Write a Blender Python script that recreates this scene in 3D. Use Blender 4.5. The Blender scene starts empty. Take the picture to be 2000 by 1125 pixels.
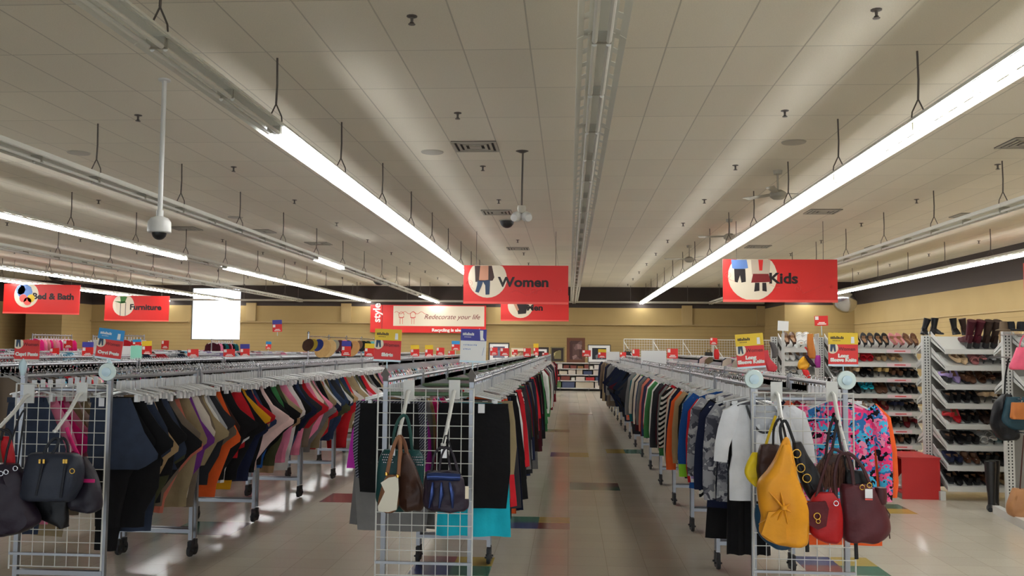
import bpy, math, random
from mathutils import Vector, Matrix
random.seed(7)
R = math.radians
C = bpy.context.scene.collection
EYE = 1.70            # camera height
CEIL = 4.41

# ------------------------------------------------------------------ helpers
def lin(c):
    return tuple(((v/255)/12.92 if v/255 <= .04045 else ((v/255+.055)/1.055)**2.4) for v in c[:3])

F_, PI_, YA_, RO_ = 1780.0, .0660398717, .0631205562, .00926225748
def ray(x, y):
    a, b = x-1000, y-562.5
    c, s = math.cos(RO_), math.sin(RO_)
    u, v = a*c+b*s, -a*s+b*c
    dx, dy, dz = u/F_, -v/F_, 1.0
    c, s = math.cos(PI_), math.sin(PI_)
    Y, z = dy*c+dz*s, dz*c-dy*s
    c, s = math.cos(YA_), math.sin(YA_)
    return Vector((dx*c-z*s, dx*s+z*c, Y))
def at(px, py, Y):
    """world point at forward distance Y metres that was measured at a pixel of the photograph"""
    d = ray(px, py); d = d*(Y/d.y); return Vector((d.x, Y, d.z+EYE))
def atz(px, py, z):
    d = ray(px, py); d = d*((z-EYE)/d.z); return Vector((d.x, d.y, z))

class MB:
    def __init__(s): s.v=[]; s.f=[]; s.m=[]; s.c=[]
    def add(s, vs, fs, mi=0, col=None):
        o=len(s.v); s.v.extend(tuple(v) for v in vs)
        for f in fs: s.f.append(tuple(i+o for i in f)); s.m.append(mi); s.c.append(col)
        return s
    def box(s, cx, cy, cz, sx, sy, sz, mi=0, rz=0, col=None):
        hx,hy,hz=sx/2,sy/2,sz/2; c,n=math.cos(rz),math.sin(rz)
        vs=[]
        for z in (-hz,hz):
            for x,y in ((-hx,-hy),(hx,-hy),(hx,hy),(-hx,hy)):
                vs.append((cx+x*c-y*n, cy+x*n+y*c, cz+z))
        return s.add(vs,[(0,3,2,1),(4,5,6,7),(0,1,5,4),(1,2,6,5),(2,3,7,6),(3,0,4,7)],mi,col)
    def bb(s,x0,x1,y0,y1,z0,z1,mi=0,col=None):
        return s.box((x0+x1)/2,(y0+y1)/2,(z0+z1)/2,x1-x0,y1-y0,z1-z0,mi,0,col)
    def rings(s, rings, mi=0, cap=True, close=False):
        n=len(rings[0]); vs=[p for r in rings for p in r]; fs=[]
        k=len(rings)
        for i in range(k-1 if not close else k):
            a=i*n; b=((i+1)%k)*n
            for j in range(n): fs.append((a+j,a+(j+1)%n,b+(j+1)%n,b+j))
        if cap and not close:
            fs.append(tuple(range(n-1,-1,-1))); fs.append(tuple((k-1)*n+j for j in range(n)))
        return s.add(vs,fs,mi)
    def tube(s, pts, r, n=6, mi=0, flat=1.0, closed=False, fdir=None):
        pts=[Vector(p) for p in pts]; rs=r if isinstance(r,(list,tuple)) else [r]*len(pts)
        rings=[]; up=Vector(fdir) if fdir else None
        N=len(pts); prev=None
        for i,p in enumerate(pts):
            if closed: t=(pts[(i+1)%N]-pts[i-1])
            else: t=(pts[min(i+1,N-1)]-pts[max(i-1,0)])
            t.normalize()
            if up is not None: a=up
            else: a=prev if prev is not None else (Vector((0,0,1)) if abs(t.z)<.9 else Vector((1,0,0)))
            b=t.cross(a)
            if b.length<1e-4: b=t.cross(Vector((.3,.9,.1)))
            b.normalize(); a2=b.cross(t).normalized(); prev=a2
            rings.append([p+(a2*math.cos(2*math.pi*k/n)*flat+b*math.sin(2*math.pi*k/n))*rs[i] for k in range(n)])
        return s.rings(rings,mi,not closed,closed)
    def lathe(s, prof, n=16, cx=0, cy=0, cz=0, mi=0, axis='z'):
        rings=[]
        for r,z in prof:
            ring=[]
            for k in range(n):
                a=2*math.pi*k/n; x,y=r*math.cos(a),r*math.sin(a)
                ring.append((cx+x,cy+y,cz+z) if axis=='z' else ((cx+x,cy+z,cz+y) if axis=='y' else (cx+z,cy+x,cz+y)))
            rings.append(ring)
        return s.rings(rings,mi)
    def torus(s, c, R_, r, axis='y', n=16, m=6, mi=0):
        pts=[]
        for k in range(n):
            a=2*math.pi*k/n; x,y=R_*math.cos(a),R_*math.sin(a)
            pts.append(Vector(c)+Vector((x,0,y) if axis=='y' else ((x,y,0) if axis=='z' else (0,x,y))))
        return s.tube(pts,r,m,mi,closed=True)
    def prism(s, poly, y0, y1, mi=0, o=(0,0,0)):
        """polygon in xz, extruded from y0 to y1"""
        n=len(poly)
        vs=[(o[0]+x,o[1]+y0,o[2]+z) for x,z in poly]+[(o[0]+x,o[1]+y1,o[2]+z) for x,z in poly]
        fs=[tuple(range(n)),tuple(range(2*n-1,n-1,-1))]+[(i,i+n,(i+1)%n+n,(i+1)%n) for i in range(n)]
        return s.add(vs,fs,mi)
    def mesh(s, name, mats, smooth=True):
        me=bpy.data.meshes.new(name); me.from_pydata(s.v,[],s.f)
        for m in (mats if isinstance(mats,(list,tuple)) else [mats]): me.materials.append(m)
        me.polygons.foreach_set('material_index',s.m)
        if any(c is not None for c in s.c):
            ca=me.color_attributes.new('Col','FLOAT_COLOR','CORNER'); i=0
            buf=[]
            for f,c in zip(s.f,s.c): buf.extend((list(c or (1,1,1))+[1])*len(f))
            ca.data.foreach_set('color',buf)
        me.update()
        if smooth:
            me.polygons.foreach_set('use_smooth',[True]*len(me.polygons))
            try: me.set_sharp_from_angle(angle=R(38))
            except Exception: pass
        return me
    def build(s, name, mats, parent=None, smooth=True, loc=None):
        return link(name, s.mesh(name,mats,smooth), parent, loc)

def link(name, data, parent=None, loc=None):
    o=bpy.data.objects.new(name,data); C.objects.link(o)
    if parent: o.parent=parent
    if loc is not None: o.location=loc
    return o
LABELS={}
def tag(o, label, cat, group=None, kind=None):
    n=len(label.split())
    if n>16 or n<4: print('LABEL LEN',n,label)
    if label in LABELS and not group: print('DUP LABEL',label)
    LABELS[label]=LABELS.get(label,0)+1
    o['label']=label; o['category']=cat
    if group: o['group']=group
    if kind: o['kind']=kind
    return o
def thing(name,label,cat,loc=(0,0,0),rz=0,group=None,rot=None):
    o=bpy.data.objects.new(name,None); C.objects.link(o); o.empty_display_size=.1
    o.location=loc; o.rotation_euler=rot or (0,0,rz); tag(o,label,cat,group); return o
def struct(o): o['kind']='structure'; return o
def copytree(o,parent=None):
    c=o.copy(); C.objects.link(c)
    if parent: c.parent=parent
    for ch in o.children: copytree(ch,c)
    return c
def kill(o):
    for ch in list(o.children): kill(ch)
    bpy.data.objects.remove(o)
def nth(n):
    w=['zeroth','first','second','third','fourth','fifth','sixth','seventh','eighth','ninth','tenth','eleventh','twelfth']
    if n<len(w): return w[n]
    return '%d%s'%(n,'th' if 10<=n%100<=20 else {1:'st',2:'nd',3:'rd'}.get(n%10,'th'))

# ------------------------------------------------------------------ materials
def mat(name,col=(200,200,200),rough=.6,metal=0,emit=None,es=1,bump=0,bscale=40,spec=.5,var=0,trans=0,alpha=1,coat=0):
    m=bpy.data.materials.new(name); m.use_nodes=True; nt=m.node_tree; b=nt.nodes['Principled BSDF']
    b.inputs['Base Color'].default_value=(*lin(col),1); b.inputs['Roughness'].default_value=rough
    b.inputs['Metallic'].default_value=metal; b.inputs['Specular IOR Level'].default_value=spec
    b.inputs['Transmission Weight'].default_value=trans; b.inputs['Alpha'].default_value=alpha
    b.inputs['Coat Weight'].default_value=coat
    if emit: b.inputs['Emission Color'].default_value=(*lin(emit),1); b.inputs['Emission Strength'].default_value=es
    if bump or var:
        tc=nt.nodes.new('ShaderNodeTexCoord'); no=nt.nodes.new('ShaderNodeTexNoise')
        no.inputs['Scale'].default_value=bscale; no.inputs['Detail'].default_value=3
        nt.links.new(tc.outputs['Object'],no.inputs['Vector'])
        if bump:
            bp=nt.nodes.new('ShaderNodeBump'); bp.inputs['Strength'].default_value=bump; bp.inputs['Distance'].default_value=.01
            nt.links.new(no.outputs['Fac'],bp.inputs['Height']); nt.links.new(bp.outputs['Normal'],b.inputs['Normal'])
        if var:
            mx=nt.nodes.new('ShaderNodeMix'); mx.data_type='RGBA'
            c=lin(col); mx.inputs['A'].default_value=(*[v*(1-var) for v in c],1); mx.inputs['B'].default_value=(*[min(1,v*(1+var)) for v in c],1)
            nt.links.new(no.outputs['Fac'],mx.inputs['Factor']); nt.links.new(mx.outputs['Result'],b.inputs['Base Color'])
    return m
def nodes(m): return m.node_tree.nodes, m.node_tree.links, m.node_tree.nodes['Principled BSDF']
def math_(nt,op,a,b=None,c=None):
    n=nt.new('ShaderNodeMath'); n.operation=op; return n

M={}
M['white_metal']=mat('white_enamel',(205,205,200),.35)
M['steel']=mat('brushed_steel',(150,152,155),.3,.9)
M['chrome']=mat('chrome',(200,200,205),.15,1)
M['rack']=mat('rack_steel',(150,152,156),.35,.75)
M['tube_off']=mat('unlit_tube_glass',(226,226,218),.55)
M['tube_on']=mat('lit_fluorescent_tube',(255,255,255),.3,emit=(247,248,250),es=36)
M['reflector']=mat('reflector_enamel',(232,233,224),.55)
M['black']=mat('black_plastic',(22,22,24),.4)
M['dark_rubber']=mat('dark_rubber',(40,40,42),.6)
M['chain']=mat('chain',(92,86,80),.5,.4)
M['red_sign']=mat('red_sign',(214,38,34),.45)
M['dk_red']=mat('deep_red_ink',(120,14,18),.5)
M['lt_red']=mat('light_red_ink',(236,92,82),.5)
M['ink']=mat('black_ink',(26,14,16),.5)
M['white_ink']=mat('white_print',(240,236,230),.5)
M['yellow_card']=mat('yellow_card',(226,190,40),.5)
M['blue_card']=mat('blue_card',(40,140,200),.5)
M['navy_card']=mat('navy_blue_card',(60,60,150),.5)
M['mint']=mat('mint_card',(150,225,200),.5)
M['clear']=mat('pale_acrylic',(190,215,225),.15)
M['card_white']=mat('white_card',(232,232,230),.5)
M['disc']=mat('translucent_disc',(205,222,218),.25)
M['hanger']=mat('clear_plastic_hanger',(206,206,205),.22,spec=.8)
M['hook']=mat('hanger_hook_wire',(205,205,210),.2,1)
M['tag']=mat('paper_tag',(235,235,238),.6)
M['cream']=mat('cream_card',(232,220,196),.6)
M['jeans_ink']=mat('jeans_print',(48,66,92),.6)
M['skin_ink']=mat('skin_print',(196,140,112),.6)
M['brown_ink']=mat('brown_jacket_print',(66,44,40),.6)
M['blue_ink']=mat('light_blue_print',(96,130,190),.6)
M['tan_ink']=mat('tan_knit_print',(196,180,160),.6)
M['gold']=mat('gold_hardware',(190,150,70),.25,1)
M['red_box']=mat('red_painted_board',(178,30,30),.45,var=.08,bscale=3)
M['vent_dark']=mat('vent_shadow_metal',(30,28,26),.7)
M['vent_white']=mat('vent_white_metal',(168,164,150),.5)
M['woodframe']=mat('brown_wood_frame',(94,52,28),.4,var=.25,bscale=20)
M['insole']=mat('tan_insole',(150,112,80),.6)
M['green_post']=mat('green_painted_post',(78,104,74),.5)

def cloth_mat(name,rough=.9):
    m=mat(name,(255,255,255),rough,spec=.25); N,L,b=nodes(m)
    oi=N.new('ShaderNodeObjectInfo'); tc=N.new('ShaderNodeTexCoord'); no=N.new('ShaderNodeTexNoise')
    no.inputs['Scale'].default_value=9; no.inputs['Detail'].default_value=4
    L.new(tc.outputs['Object'],no.inputs['Vector'])
    mp=N.new('ShaderNodeMapRange'); mp.inputs['To Min'].default_value=.78; mp.inputs['To Max'].default_value=1.18
    L.new(no.outputs['Fac'],mp.inputs['Value'])
    mx=N.new('ShaderNodeVectorMath'); mx.operation='SCALE'
    L.new(oi.outputs['Color'],mx.inputs[0]); L.new(mp.outputs['Result'],mx.inputs['Scale'])
    L.new(mx.outputs['Vector'],b.inputs['Base Color'])
    bp=N.new('ShaderNodeBump'); bp.inputs['Strength'].default_value=.35; bp.inputs['Distance'].default_value=.02
    L.new(no.outputs['Fac'],bp.inputs['Height']); L.new(bp.outputs['Normal'],b.inputs['Normal'])
    return m
M['cloth']=cloth_mat('woven_cloth')
M['leather']=cloth_mat('leather',.42)
def vcol_mat(name,rough=.85):
    m=mat(name,(255,255,255),rough,spec=.25); N,L,b=nodes(m)
    a=N.new('ShaderNodeAttribute'); a.attribute_name='Col'; L.new(a.outputs['Color'],b.inputs['Base Color']); return m
M['vcol']=vcol_mat('mixed_cloth'); M['vprint']=vcol_mat('mixed_print',.5)
def stripe_mat(name,c1,c2,scale,axis='z'):
    m=mat(name,c1,.9,spec=.2); N,L,b=nodes(m)
    tc=N.new('ShaderNodeTexCoord'); w=N.new('ShaderNodeTexWave'); w.wave_type='BANDS'; w.bands_direction={'x':'X','z':'Z','d':'DIAGONAL'}[axis]
    w.inputs['Scale'].default_value=scale; L.new(tc.outputs['Object'],w.inputs['Vector'])
    r=N.new('ShaderNodeValToRGB'); r.color_ramp.interpolation='CONSTANT'
    r.color_ramp.elements[0].color=(*lin(c1),1); r.color_ramp.elements[1].color=(*lin(c2),1); r.color_ramp.elements[1].position=.5
    L.new(w.outputs['Fac'],r.inputs['Fac']); L.new(r.outputs['Color'],b.inputs['Base Color']); return m
def blotch_mat(name,cols,scale):
    m=mat(name,cols[0],.9,spec=.2); N,L,b=nodes(m)
    tc=N.new('ShaderNodeTexCoord'); w=N.new('ShaderNodeTexVoronoi'); w.inputs['Scale'].default_value=scale
    no=N.new('ShaderNodeTexNoise'); no.inputs['Scale'].default_value=scale*.7
    mx=N.new('ShaderNodeMix'); mx.data_type='VECTOR'; mx.inputs['Factor'].default_value=.18
    L.new(tc.outputs['Object'],no.inputs['Vector']); L.new(tc.outputs['Object'],mx.inputs['A']); L.new(no.outputs['Color'],mx.inputs['B'])
    L.new(mx.outputs['Result'],w.inputs['Vector'])
    r=N.new('ShaderNodeValToRGB'); r.color_ramp.interpolation='CONSTANT'; e=r.color_ramp.elements
    for i,c in enumerate(cols):
        el=e[i] if i<2 else e.new(i/len(cols))
        el.position=i/len(cols); el.color=(*lin(c),1)
    s=N.new('ShaderNodeSeparateColor'); L.new(w.outputs['Color'],s.inputs['Color']); L.new(s.outputs['Red'],r.inputs['Fac'])
    L.new(r.outputs['Color'],b.inputs['Base Color']); return m
M['floral']=blotch_mat('pink_blue_floral',[(236,90,140),(20,18,26),(230,60,120),(70,175,215),(226,140,170),(50,110,170)],27)
M['stripebw']=stripe_mat('black_white_stripe',(20,20,20),(220,215,205),14,'d')
M['greypat']=blotch_mat('grey_print',[(150,150,155),(110,110,118),(180,180,182),(70,70,80)],22)
M['plaid']=blotch_mat('red_plaid',[(170,30,40),(230,210,200),(150,30,40),(90,40,60)],26)
M['check']=stripe_mat('check_grey',(35,35,45),(130,130,140),30,'d')

def denim_mat():
    m=mat('dark_denim',(38,48,68),.85,var=.35,bscale=14,bump=.2); return m
M['denim']=denim_mat()

# floor
def floor_mat(name,col,var=.07):
    m=mat(name,col,.2,spec=.5); N,L,b=nodes(m)
    tc=N.new('ShaderNodeTexCoord')
    n1=N.new('ShaderNodeTexNoise'); n1.inputs['Scale'].default_value=60; n1.inputs['Detail'].default_value=4
    n2=N.new('ShaderNodeTexNoise'); n2.inputs['Scale'].default_value=.5; n2.inputs['Detail'].default_value=5
    L.new(tc.outputs['Object'],n1.inputs['Vector']); L.new(tc.outputs['Object'],n2.inputs['Vector'])
    br=N.new('ShaderNodeTexBrick'); br.offset=0; br.inputs['Scale'].default_value=1
    br.inputs['Brick Width'].default_value=.305; br.inputs['Row Height'].default_value=.305; br.inputs['Mortar Size'].default_value=.0016
    br.inputs['Color1'].default_value=(1,1,1,1); br.inputs['Color2'].default_value=(.93,.93,.93,1); br.inputs['Mortar'].default_value=(.62,.6,.57,1)
    L.new(tc.outputs['Object'],br.inputs['Vector'])
    c=lin(col); mx=N.new('ShaderNodeMix'); mx.data_type='RGBA'
    mx.inputs['A'].default_value=(*[v*(1-var) for v in c],1); mx.inputs['B'].default_value=(*[min(1,v*(1+var)) for v in c],1)
    L.new(n1.outputs['Fac'],mx.inputs['Factor'])
    mu=N.new('ShaderNodeMix'); mu.data_type='RGBA'; mu.blend_type='MULTIPLY'; mu.inputs['Factor'].default_value=1
    L.new(mx.outputs['Result'],mu.inputs['A']); L.new(br.outputs['Color'],mu.inputs['B'])
    L.new(mu.outputs['Result'],b.inputs['Base Color'])
    mp=N.new('ShaderNodeMapRange'); mp.inputs['To Min'].default_value=.1; mp.inputs['To Max'].default_value=.24
    L.new(n2.outputs['Fac'],mp.inputs['Value']); L.new(mp.outputs['Result'],b.inputs['Roughness'])
    n3=N.new('ShaderNodeTexNoise'); n3.inputs['Scale'].default_value=3.5; L.new(tc.outputs['Object'],n3.inputs['Vector'])
    bp=N.new('ShaderNodeBump'); bp.inputs['Strength'].default_value=.05; bp.inputs['Distance'].default_value=.012
    L.new(n3.outputs['Fac'],bp.inputs['Height']); L.new(bp.outputs['Normal'],b.inputs['Normal'])
    return m
FM=[floor_mat('vinyl_tile_beige',(200,192,176)),floor_mat('vinyl_tile_blue',(66,74,120)),floor_mat('vinyl_tile_green',(74,120,100)),
    floor_mat('vinyl_tile_yellow',(190,165,90)),floor_mat('vinyl_tile_red',(136,72,66))]

def ceiling_mat():
    m=mat('ceiling_tile',(170,166,152),.9,spec=.2); N,L,b=nodes(m)
    tc=N.new('ShaderNodeTexCoord'); mp=N.new('ShaderNodeMapping'); mp.inputs['Location'].default_value=(-.245,-6.88,0)
    L.new(tc.outputs['Object'],mp.inputs['Vector'])
    br=N.new('ShaderNodeTexBrick'); br.offset=0; br.inputs['Scale'].default_value=1
    br.inputs['Brick Width'].default_value=.61; br.inputs['Row Height'].default_value=1.22; br.inputs['Mortar Size'].default_value=.008
    br.inputs['Mortar Smooth'].default_value=.3
    c=lin((230,224,207))
    br.inputs['Color1'].default_value=(*c,1); br.inputs['Color2'].default_value=(*[v*.93 for v in c],1); br.inputs['Mortar'].default_value=(*[v*.68 for v in c],1)
    L.new(mp.outputs['Vector'],br.inputs['Vector'])
    n1=N.new('ShaderNodeTexNoise'); n1.inputs['Scale'].default_value=90; n1.inputs['Detail'].default_value=3; L.new(tc.outputs['Object'],n1.inputs['Vector'])
    r=N.new('ShaderNodeMapRange'); r.inputs['To Min'].default_value=.88; r.inputs['To Max'].default_value=1.1; L.new(n1.outputs['Fac'],r.inputs['Value'])
    s=N.new('ShaderNodeVectorMath'); s.operation='SCALE'; L.new(br.outputs['Color'],s.inputs[0]); L.new(r.outputs['Result'],s.inputs['Scale'])
    L.new(s.outputs['Vector'],b.inputs['Base Color'])
    bp=N.new('ShaderNodeBump'); bp.inputs['Strength'].default_value=.4; bp.inputs['Distance'].default_value=.01
    L.new(br.outputs['Fac'],bp.inputs['Height']); bp.invert=True; L.new(bp.outputs['Normal'],b.inputs['Normal'])
    return m
M['ceiling']=ceiling_mat()
def wall_mat():
    m=mat('beige_slatwall',(196,170,116),.7,spec=.3); N,L,b=nodes(m)
    tc=N.new('ShaderNodeTexCoord'); sp=N.new('ShaderNodeSeparateXYZ'); L.new(tc.outputs['Object'],sp.inputs['Vector'])
    def mt(op,a,bv):
        n=N.new('ShaderNodeMath'); n.operation=op
        L.new(a,n.inputs[0]); n.inputs[1].default_value=bv; return n.outputs[0]
    z=sp.outputs['Z']
    # z bands: dark brown paint above 3.5 m, grooves every 0.15 m below 2.78 m
    dark=mt('GREATER_THAN',z,3.5)
    md=mt('MODULO',z,.152); g=mt('LESS_THAN',md,.014); low=mt('LESS_THAN',z,2.8)
    gg=N.new('ShaderNodeMath'); gg.operation='MULTIPLY'; L.new(g,gg.inputs[0]); L.new(low,gg.inputs[1])
    n1=N.new('ShaderNodeTexNoise'); n1.inputs['Scale'].default_value=1.2; L.new(tc.outputs['Object'],n1.inputs['Vector'])
    a=N.new('ShaderNodeMix'); a.data_type='RGBA'; a.inputs['A'].default_value=(*lin((158,134,88)),1); a.inputs['B'].default_value=(*lin((172,148,100)),1)
    L.new(n1.outputs['Fac'],a.inputs['Factor'])
    c=N.new('ShaderNodeMix'); c.data_type='RGBA'; c.inputs['B'].default_value=(*lin((146,124,84)),1)
    L.new(gg.outputs[0],c.inputs['Factor']); L.new(a.outputs['Result'],c.inputs['A'])
    d=N.new('ShaderNodeMix'); d.data_type='RGBA'; d.inputs['B'].default_value=(*lin((62,54,50)),1)
    L.new(dark,d.inputs['Factor']); L.new(c.outputs['Result'],d.inputs['A']); L.new(d.outputs['Result'],b.inputs['Base Color'])
    return m
M['wall']=wall_mat()
M['wall_plain']=mat('beige_paint',(166,142,96),.7)
M['wall_shade']=mat('shaded_beige_paint',(150,126,84),.7)  # the beige wall paint again, with shade put into its colour; unused
def pane_mat():
    m=bpy.data.materials.new('window_glass'); m.use_nodes=True; nt=m.node_tree; nt.nodes.remove(nt.nodes['Principled BSDF'])
    t=nt.nodes.new('ShaderNodeBsdfTransparent'); g=nt.nodes.new('ShaderNodeBsdfGlossy'); g.inputs['Roughness'].default_value=.02
    fr=nt.nodes.new('ShaderNodeFresnel'); fr.inputs['IOR'].default_value=1.3; mx=nt.nodes.new('ShaderNodeMixShader')
    nt.links.new(fr.outputs[0],mx.inputs[0]); nt.links.new(t.outputs[0],mx.inputs[1]); nt.links.new(g.outputs[0],mx.inputs[2])
    nt.links.new(mx.outputs[0],nt.nodes['Material Output'].inputs[0]); return m
M['glass']=pane_mat()
M['frame_alu']=mat('window_frame',(120,118,112),.4,.5)

# ------------------------------------------------------------------ setting
XL,XR,Y0,Y1=-25.2,11.1,-6.0,40.0
T=.305
fx0,fy0=-25.3,-6.2
patches=[] # lower-left tile corners (x,y), 2x2 each, pinwheel of four colours (front-left, front-right, back-left, back-right)
def snap(v,o): return round((v-o)/T)
PC=[(-.35,8.9,(1,4,2,3)),(.29,11.6,(2,2,1,4)),(-.04,14.7,(1,3,1,3)),(2.25,7.6,(4,2,1,3)),(-.95,7.25,(1,2,4,3)),(-3.35,8.5,(2,4,2,4)),
    (1.0,15.4,(3,2,3,2)),(-2.35,10.3,(4,4,4,4)),(3.3,10.4,(1,3,4,2)),(-.3,19,(3,1,2,4)),(.4,24,(2,1,4,3)),(-2.3,14.5,(4,2,3,1))]
tm={}
for x,y,c in PC:
    ix,iy=snap(x,fx0),snap(y,fy0)
    for k,(a,b) in enumerate(((-1,-1),(0,-1),(-1,0),(0,0))): tm[(ix+a,iy+b)]=c[k]
nx=int((XR-fx0)/T)+1; ny=int((Y1-fy0)/T)+2
vs=[(fx0+i*T,fy0+j*T,0) for j in range(ny+1) for i in range(nx+1)]
fs=[(j*(nx+1)+i,j*(nx+1)+i+1,(j+1)*(nx+1)+i+1,(j+1)*(nx+1)+i) for j in range(ny) for i in range(nx)]
me=bpy.data.meshes.new('floor'); me.from_pydata(vs,[],fs)
for m_ in FM: me.materials.append(m_)
me.polygons.foreach_set('material_index',[tm.get((i,j),0) for j in range(ny) for i in range(nx)])
struct(link('floor',me))
struct(MB().bb(XL-.3,XR+.3,Y0-.3,Y1+.3,CEIL,CEIL+.1).build('ceiling',M['ceiling'],smooth=False))
struct(MB().bb(XR,XR+.2,Y0,Y1,0,CEIL).build('wall_right',M['wall'],smooth=False))
struct(MB().bb(XL-.2,XL,Y0,Y1,0,CEIL).build('wall_left',M['wall'],smooth=False))
b=MB(); FX=[-14,-9.6,-5.2,-.8,3.6,8]
b.bb(XL,FX[0],Y0-.2,Y0,0,CEIL); b.bb(FX[-1],XR,Y0-.2,Y0,0,CEIL); b.bb(FX[0],FX[-1],Y0-.2,Y0,0,.5); b.bb(FX[0],FX[-1],Y0-.2,Y0,3.0,CEIL)
struct(b.build('wall_front',M['wall_plain'],smooth=False))
for i in range(5):
    w=struct(MB().bb(FX[i],FX[i+1],Y0-.1,Y0-.09,.5,3.0).build('window_%d'%(i+2),M['glass'],smooth=False))
    f=MB()
    for x in (FX[i]+.03,FX[i+1]-.03): f.box(x,Y0-.1,1.75,.06,.1,2.5)
    for z in (.53,2.97): f.box((FX[i]+FX[i+1])/2,Y0-.1,z,FX[i+1]-FX[i],.1,.06)
    f.build('window_frame',M['frame_alu'],w)
# back wall with a tall window opening
WX0,WX1,WZ0,WZ1=-17.0,-14.72,1.95,4.3
b=MB(); b.bb(XL,WX0,Y1,Y1+.25,0,CEIL); b.bb(WX1,XR,Y1,Y1+.25,0,CEIL); b.bb(WX0,WX1,Y1,Y1+.25,0,WZ0); b.bb(WX0,WX1,Y1,Y1+.25,WZ1,CEIL)
struct(b.build('wall_back',M['wall'],smooth=False))
w=struct(MB().bb(WX0,WX1,Y1+.12,Y1+.13,WZ0,WZ1).build('window_1',M['glass'],smooth=False))
f=MB()
for x in (WX0+.02,WX1-.02): f.box(x,Y1+.12,(WZ0+WZ1)/2,.04,.06,WZ1-WZ0)
for z in (WZ0+.02,WZ1-.02): f.box((WX0+WX1)/2,Y1+.12,z,WX1-WX0,.06,.04)
f.build('window_frame',M['frame_alu'],w)
# projecting wall block in the far right corner and the block at the far left
struct(MB().bb(8.42,XR,36.3,Y1,0,CEIL).build('wall_corner',M['wall'],smooth=False))
struct(MB().bb(-23.2,-21.6,37.6,Y1,0,CEIL).build('wall_column',M['wall'],smooth=False))
struct(MB().bb(XL,-24.2,36.5,Y1,0,CEIL).build('wall_corner_left',M['wall'],smooth=False))
# pilasters and ledge of the back wall
n=1
for x in (-20.3,-14.2,-9.9,5.1,8.3):
    struct(MB().bb(x-.22,x+.22,Y1-.12,Y1,2.78,3.62).build('trim_%d'%n,M['wall_plain'],smooth=False)); n+=1
struct(MB().bb(-21.6,-17.05,Y1-.12,Y1,2.74,2.8).build('trim_%d'%n,M['wall_plain'],smooth=False)); n+=1
struct(MB().bb(-14.7,8.6,Y1-.12,Y1,2.74,2.8).build('trim_%d'%n,M['wall_plain'],smooth=False)); n+=1
struct(MB().bb(XR-.04,XR,Y0,36.3,2.74,2.78).build('trim_%d'%n,M['wall_plain'],smooth=False)); n+=1
# ------------------------------------------------------------------ fluorescent rows
FZ=CEIL-.66   # reflector height
PITCH=2.44; FY0=8.25
def fixture_proto(lit):
    root=bpy.data.objects.new('fluorescent_fixture',None); C.objects.link(root)
    L_=PITCH-.01; h=MB()
    h.bb(-.055,.055,-L_/2,L_/2,0,.055)               # spine
    for s in (-1,1):
        def strip(xa,za,xb,zb,y0,y1):
            t=.003
            h.add([(s*xa,y0,za),(s*xb,y0,zb),(s*xb,y1,zb),(s*xa,y1,za),(s*xa,y0,za+t),(s*xb,y0,zb+t),(s*xb,y1,zb+t),(s*xa,y1,za+t)],
              [(0,1,2,3),(7,6,5,4),(0,4,5,1),(1,5,6,2),(2,6,7,3),(3,7,4,0)])
        strip(.05,.004,.088,-.008,-L_/2,L_/2)
        strip(.118,-.020,.160,-.045,-L_/2,L_/2)
        k=int(L_/.3)
        for i in range(k+1):
            y=-L_/2+.03+i*(L_-.06)/k; strip(.088,-.008,.118,-.020,y-.05,y+.05)
    h.build('reflector',M['reflector'],root,smooth=False)
    so=MB().box(0,0,-.035,.126,.02,.07).mesh('socket',M['vent_white'],False)
    for y in (-L_/2+.012,0,L_/2-.012): link('socket',so,root,(0,y,0))
    tm_=MB(); tm_.tube([(0,-.58,0),(0,.58,0)],.018,8)
    tme=tm_.mesh('tube',M['tube_on'] if lit else M['tube_off'])
    for x in (-.046,.046):
        for y in (-.61,.61): link('tube',tme,root,(x,y,-.068))
    ch=MB(); y=-L_/2-.0+.02; top=.66
    ch.tube([(0,y,top),(.006,y,.4),(0,y,.22)],.010,5)
    for s in (-1,1): ch.tube([(0,y,.22),(s*.055,y,.10),(s*.06,y,.05)],.007,5)
    link('hanging_chain',ch.mesh('hanging_chain',M['chain']),root)
    return root
P_on=fixture_proto(True); P_off=fixture_proto(False)
rows=[('far left',-18.0,lambda k:k>=6,6),('sixth left',-15.0,lambda k:True,3),('fourth left',-11.93,lambda k:False,2),
      ('third left',-8.87,lambda k:k!=5,0),('second left',-5.8,lambda k:k in(5,11,12),-2),('left',-2.76,lambda k:k>=0,-3),
      ('unlit middle',.2,lambda k:False,-3),('right',3.12,lambda k:True,-5),('second right',6.1,lambda k:False,-2),('right wall',9.2,lambda k:True,-4)]
ROWN={'far left':'the outermost left row','sixth left':'the second row from the left','fourth left':'the fourth row left of middle',
      'third left':'the third row left of middle','second left':'the second row left of middle','left':'the first row left of middle','unlit middle':'the middle row',
      'right':'the first row right of middle','second right':'the second row right of middle','right wall':'the right wall row'}
for nm,x,fn,k0 in rows:
    kk=range(k0,13)
    nv=0
    for i,k in enumerate(kk):
        y=FY0+k*PITCH+PITCH/2
        lit=fn(k); o=copytree(P_on if lit else P_off); o.location=(x,y,FZ)
        vis=y+1.2>max(5.6,2.0*x,-1.62*x)
        if vis: nv+=1
        tag(o,'%s fluorescent strip in %s, %s from the front'%('lit' if lit else 'unlit',ROWN[nm],nth(nv) if vis else 'behind camera, %s'%nth(-k+3)),'ceiling light','fluorescent strips in %s'%ROWN[nm])
kill(P_on); kill(P_off)
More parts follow.
